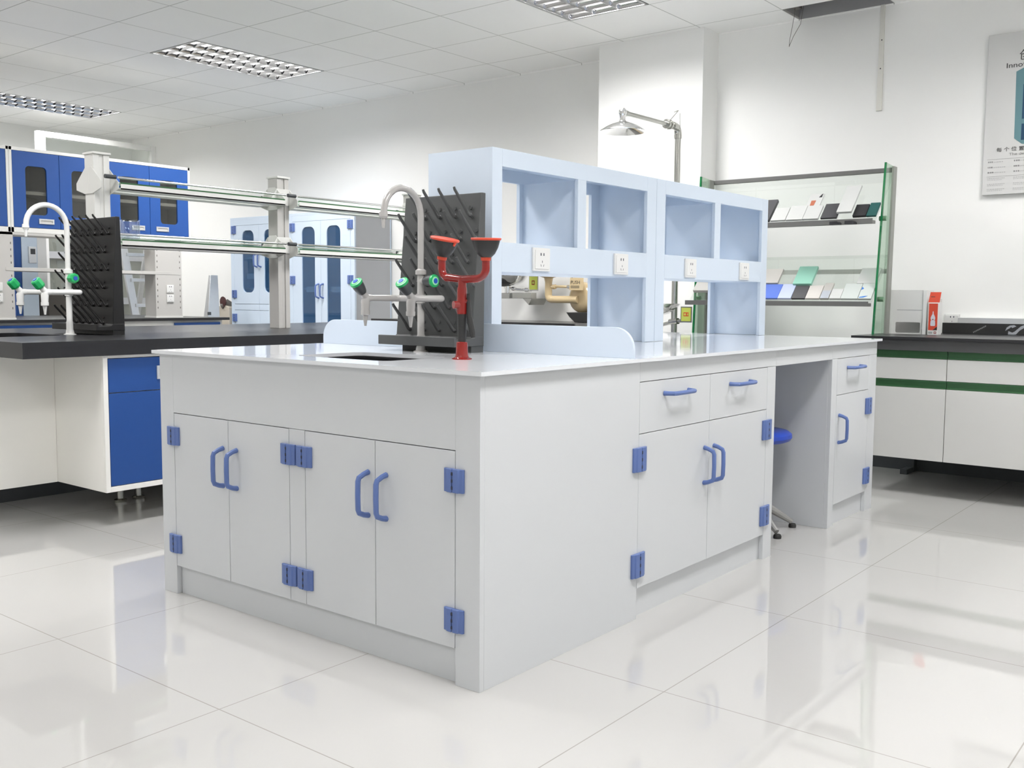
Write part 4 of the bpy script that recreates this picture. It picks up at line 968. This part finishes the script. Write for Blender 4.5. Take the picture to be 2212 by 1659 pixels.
def sheet(y0, z0, ln):
    mb = MB(); f = lambda u, v, d: (u,) + incl(y0, z0, v, d)
    mb.prism([(DX0 + .006, 0), (DX1 - .007, 0), (DX1 - .007, ln), (DX0 + .006, ln)], f, -.006, 0)
    build('inclined_glass', mb, GLASS, dr)
    mb = MB().box(DX0 + .006, DX1 - .007, y0 - .055, y0 - .005, z0 - .026, z0 - .008).box(DX0 + .006, DX1 - .007, y0 - .058, y0 - .052, z0 - .026, z0 + .002)
    build('shelf_rail', mb, RAIL, dr, bevel=.001)
UY, UZ, LY_, LZ = 3.70, 1.49, 3.68, 1.03
sheet(UY, UZ, .405); sheet(LY_, LZ, .385)
def tile(x0, x1, y0, z0, s0, s1, M, label, off=0.002, th=.012, two=None, cat='tile'):
    t = thing('sample_tile', label, cat, ((x0 + x1) / 2,) + incl(y0, z0, s0, off), 'sample tiles on the display rack')
    f = lambda u, v, d: (u,) + incl(y0, z0, v, d)
    build('slab', MB().prism([(x0, s0), (x1, s0), (x1, s1), (x0, s1)], f, off, off + th), M, t, bevel=.0008)
    if two:
        sm = s0 + (s1 - s0) * .5
        build('lower_face', MB().prism([(x0 + .001, s0 + .001), (x1 - .001, s0 + .001), (x1 - .001, sm), (x0 + .001, sm)], f, off + th, off + th + .0008), two, t)
    return t
TW = mat('tile_white', (.52, .53, .52), .35, var=.03, scale=15); TB = mat('tile_charcoal', (.055, .055, .06), .5, var=.08, scale=15)
TD = mat('tile_black', (.020, .020, .023), .5, var=.05); TT = mat('tile_dark_teal', (.010, .075, .070), .5, var=.06); TM = mat('tile_mint', (.30, .60, .48), .45, var=.02)
TC = mat('tile_cream', (.54, .52, .49), .4, var=.02); TBL = mat('tile_blue', (.12, .20, .62), .12, var=.05); TBW = mat('tile_blue_white', (.50, .56, .78), .12, var=.2, scale=3); TGR = mat('tile_warm_grey', (.42, .41, .385), .45, var=.02); TGB = mat('tile_blue_grey', (.38, .41, .46), .45, var=.02); TPG = mat('tile_pale_green', (.50, .54, .52), .35, var=.03)
tile(-.965, -.884, UY, UZ, .01, .195, TB, 'tall dark grey sample tile, leftmost on the upper shelf of the display rack', th=.02)
tile(-.876, -.786, UY, UZ, .012, .124, TW, 'white sample tile on the upper rack shelf, first of three left of the charcoal one')
tile(-.782, -.681, UY, UZ, .012, .134, TW, 'off-white sample tile in the middle of three on the upper rack shelf')
tile(-.679, -.586, UY, UZ, .012, .127, TW, 'white sample tile in a dark frame under the small brown mug picture')
tile(-.572, -.478, UY, UZ, .014, .137, TB, 'charcoal square sample tile left of the tall white sample')
tile(-.474, -.388, UY, UZ, .024, .252, TW, 'tall white sample board standing on the upper rack shelf', off=.030, th=.014)
tile(-.386, -.312, UY, UZ, .016, .112, TD, 'small black sample tile between the tall white and the teal one', th=.016)
tile(-.310, -.256, UY, UZ, .016, .126, TT, 'dark teal sample tile at the right end of the upper rack shelf')
t = tile(-.695, -.612, UY, UZ, .130, .238, TW, 'small white sample card with a brown mug picture on the upper tile row', off=.004, th=.006, cat='card')
f = lambda u, v, d: (u,) + incl(UY, UZ, v, d)
build('mug_picture', MB().prism([(-.672, .134), (-.648, .134), (-.646, .178), (-.674, .178)], f, .010, .011), mat('terracotta_print', (.42, .13, .07), .5, var=.1), t)
build('mug_rim', MB().prism([(-.674, .178), (-.646, .178), (-.650, .190), (-.670, .190)], f, .010, .011), TC, t)
build('dark_corner', MB().prism([(-.636, .205), (-.620, .205), (-.620, .238), (-.628, .225)], f, .010, .012), TD, t)
for k, (xa, xb) in enumerate(((-.478, -.425), (-.392, -.338))):
    tag(build('support_foot', MB().prism([(xa, 0), (xb, 0), (xb + .0, .012), (xb - .012, .02), (xa, .02)], lambda u, v, d: (u, UY - .105 + d, UZ - .030 + v), 0, .05), TD, base=((xa + xb) / 2, UY - .06, UZ - .03), bevel=.002), ['black support foot under the tall white sample board', 'black support foot under the small black sample tile'][k], 'foot', 'black support feet')
tile(-.965, -.811, LY_, LZ, .012, .130, TBL, 'glossy blue sample tile at the left of the lower rack shelf')
tile(-.809, -.727, LY_, LZ, .012, .131, TBW, 'glossy pale blue sample tile right of the blue one')
tile(-.724, -.642, LY_, LZ, .012, .117, TB, 'dark grey sample tile under the mint one on the lower rack shelf')
tile(-.639, -.556, LY_, LZ, .012, .119, TC, 'cream sample tile right of the dark grey one on the lower shelf')
tile(-.552, -.501, LY_, LZ, .012, .139, TGR, 'narrow two-tone grey sample tile on the lower rack shelf', two=TGB)
tile(-.497, -.432, LY_, LZ, .012, .090, TW, 'smallest white sample tile of the lower rack shelf')
tile(-.430, -.334, LY_, LZ, .012, .133, TPG, 'pale greenish sample tile left of the one with blue marks')
t = tile(-.331, -.258, LY_, LZ, .012, .135, TPG, 'pale sample tile with blue marks at the right end of the lower rack shelf')
f = lambda u, v, d: (u,) + incl(LY_, LZ, v, d)
build('blue_mark', MB().prism([(-.329, .080), (-.316, .092), (-.329, .106)], f, .014, .015).prism([(-.326, .018), (-.300, .020), (-.280, .034), (-.296, .032), (-.324, .024)], f, .014, .015), mat('print_blue', (.03, .16, .52), .4, var=.02), t, smooth=False)
tile(-.960, -.846, LY_, LZ, .134, .256, TC, 'off-white sample tile with dark edge standing on the blue sample tiles', off=.006, th=.016)
tile(-.745, -.632, LY_, LZ, .120, .268, TM, 'mint green sample tile standing on the lower row of tiles', off=.010, th=.018)
tile(-.372, -.262, LY_, LZ, .137, .262, TW, 'large white sample tile above the pale tiles at the right end', off=.003, th=.01)
# sample board seen through the low opening of the white shelf
tile(-1.375, -1.27, LY_, LZ, .05, .20, TGR, 'grey sample board at the far left end of the display rack', off=.02, th=.02)
tag(build('dark_panel', MB().box(-1.37, -1.10, 3.99, 4.02, .0, 1.19), mat('dark_green_black', (.03, .035, .032), .4, var=.05), base=(-1.25, 4.0, 0)), 'tall dark panel behind the left end of the display rack', 'panel')
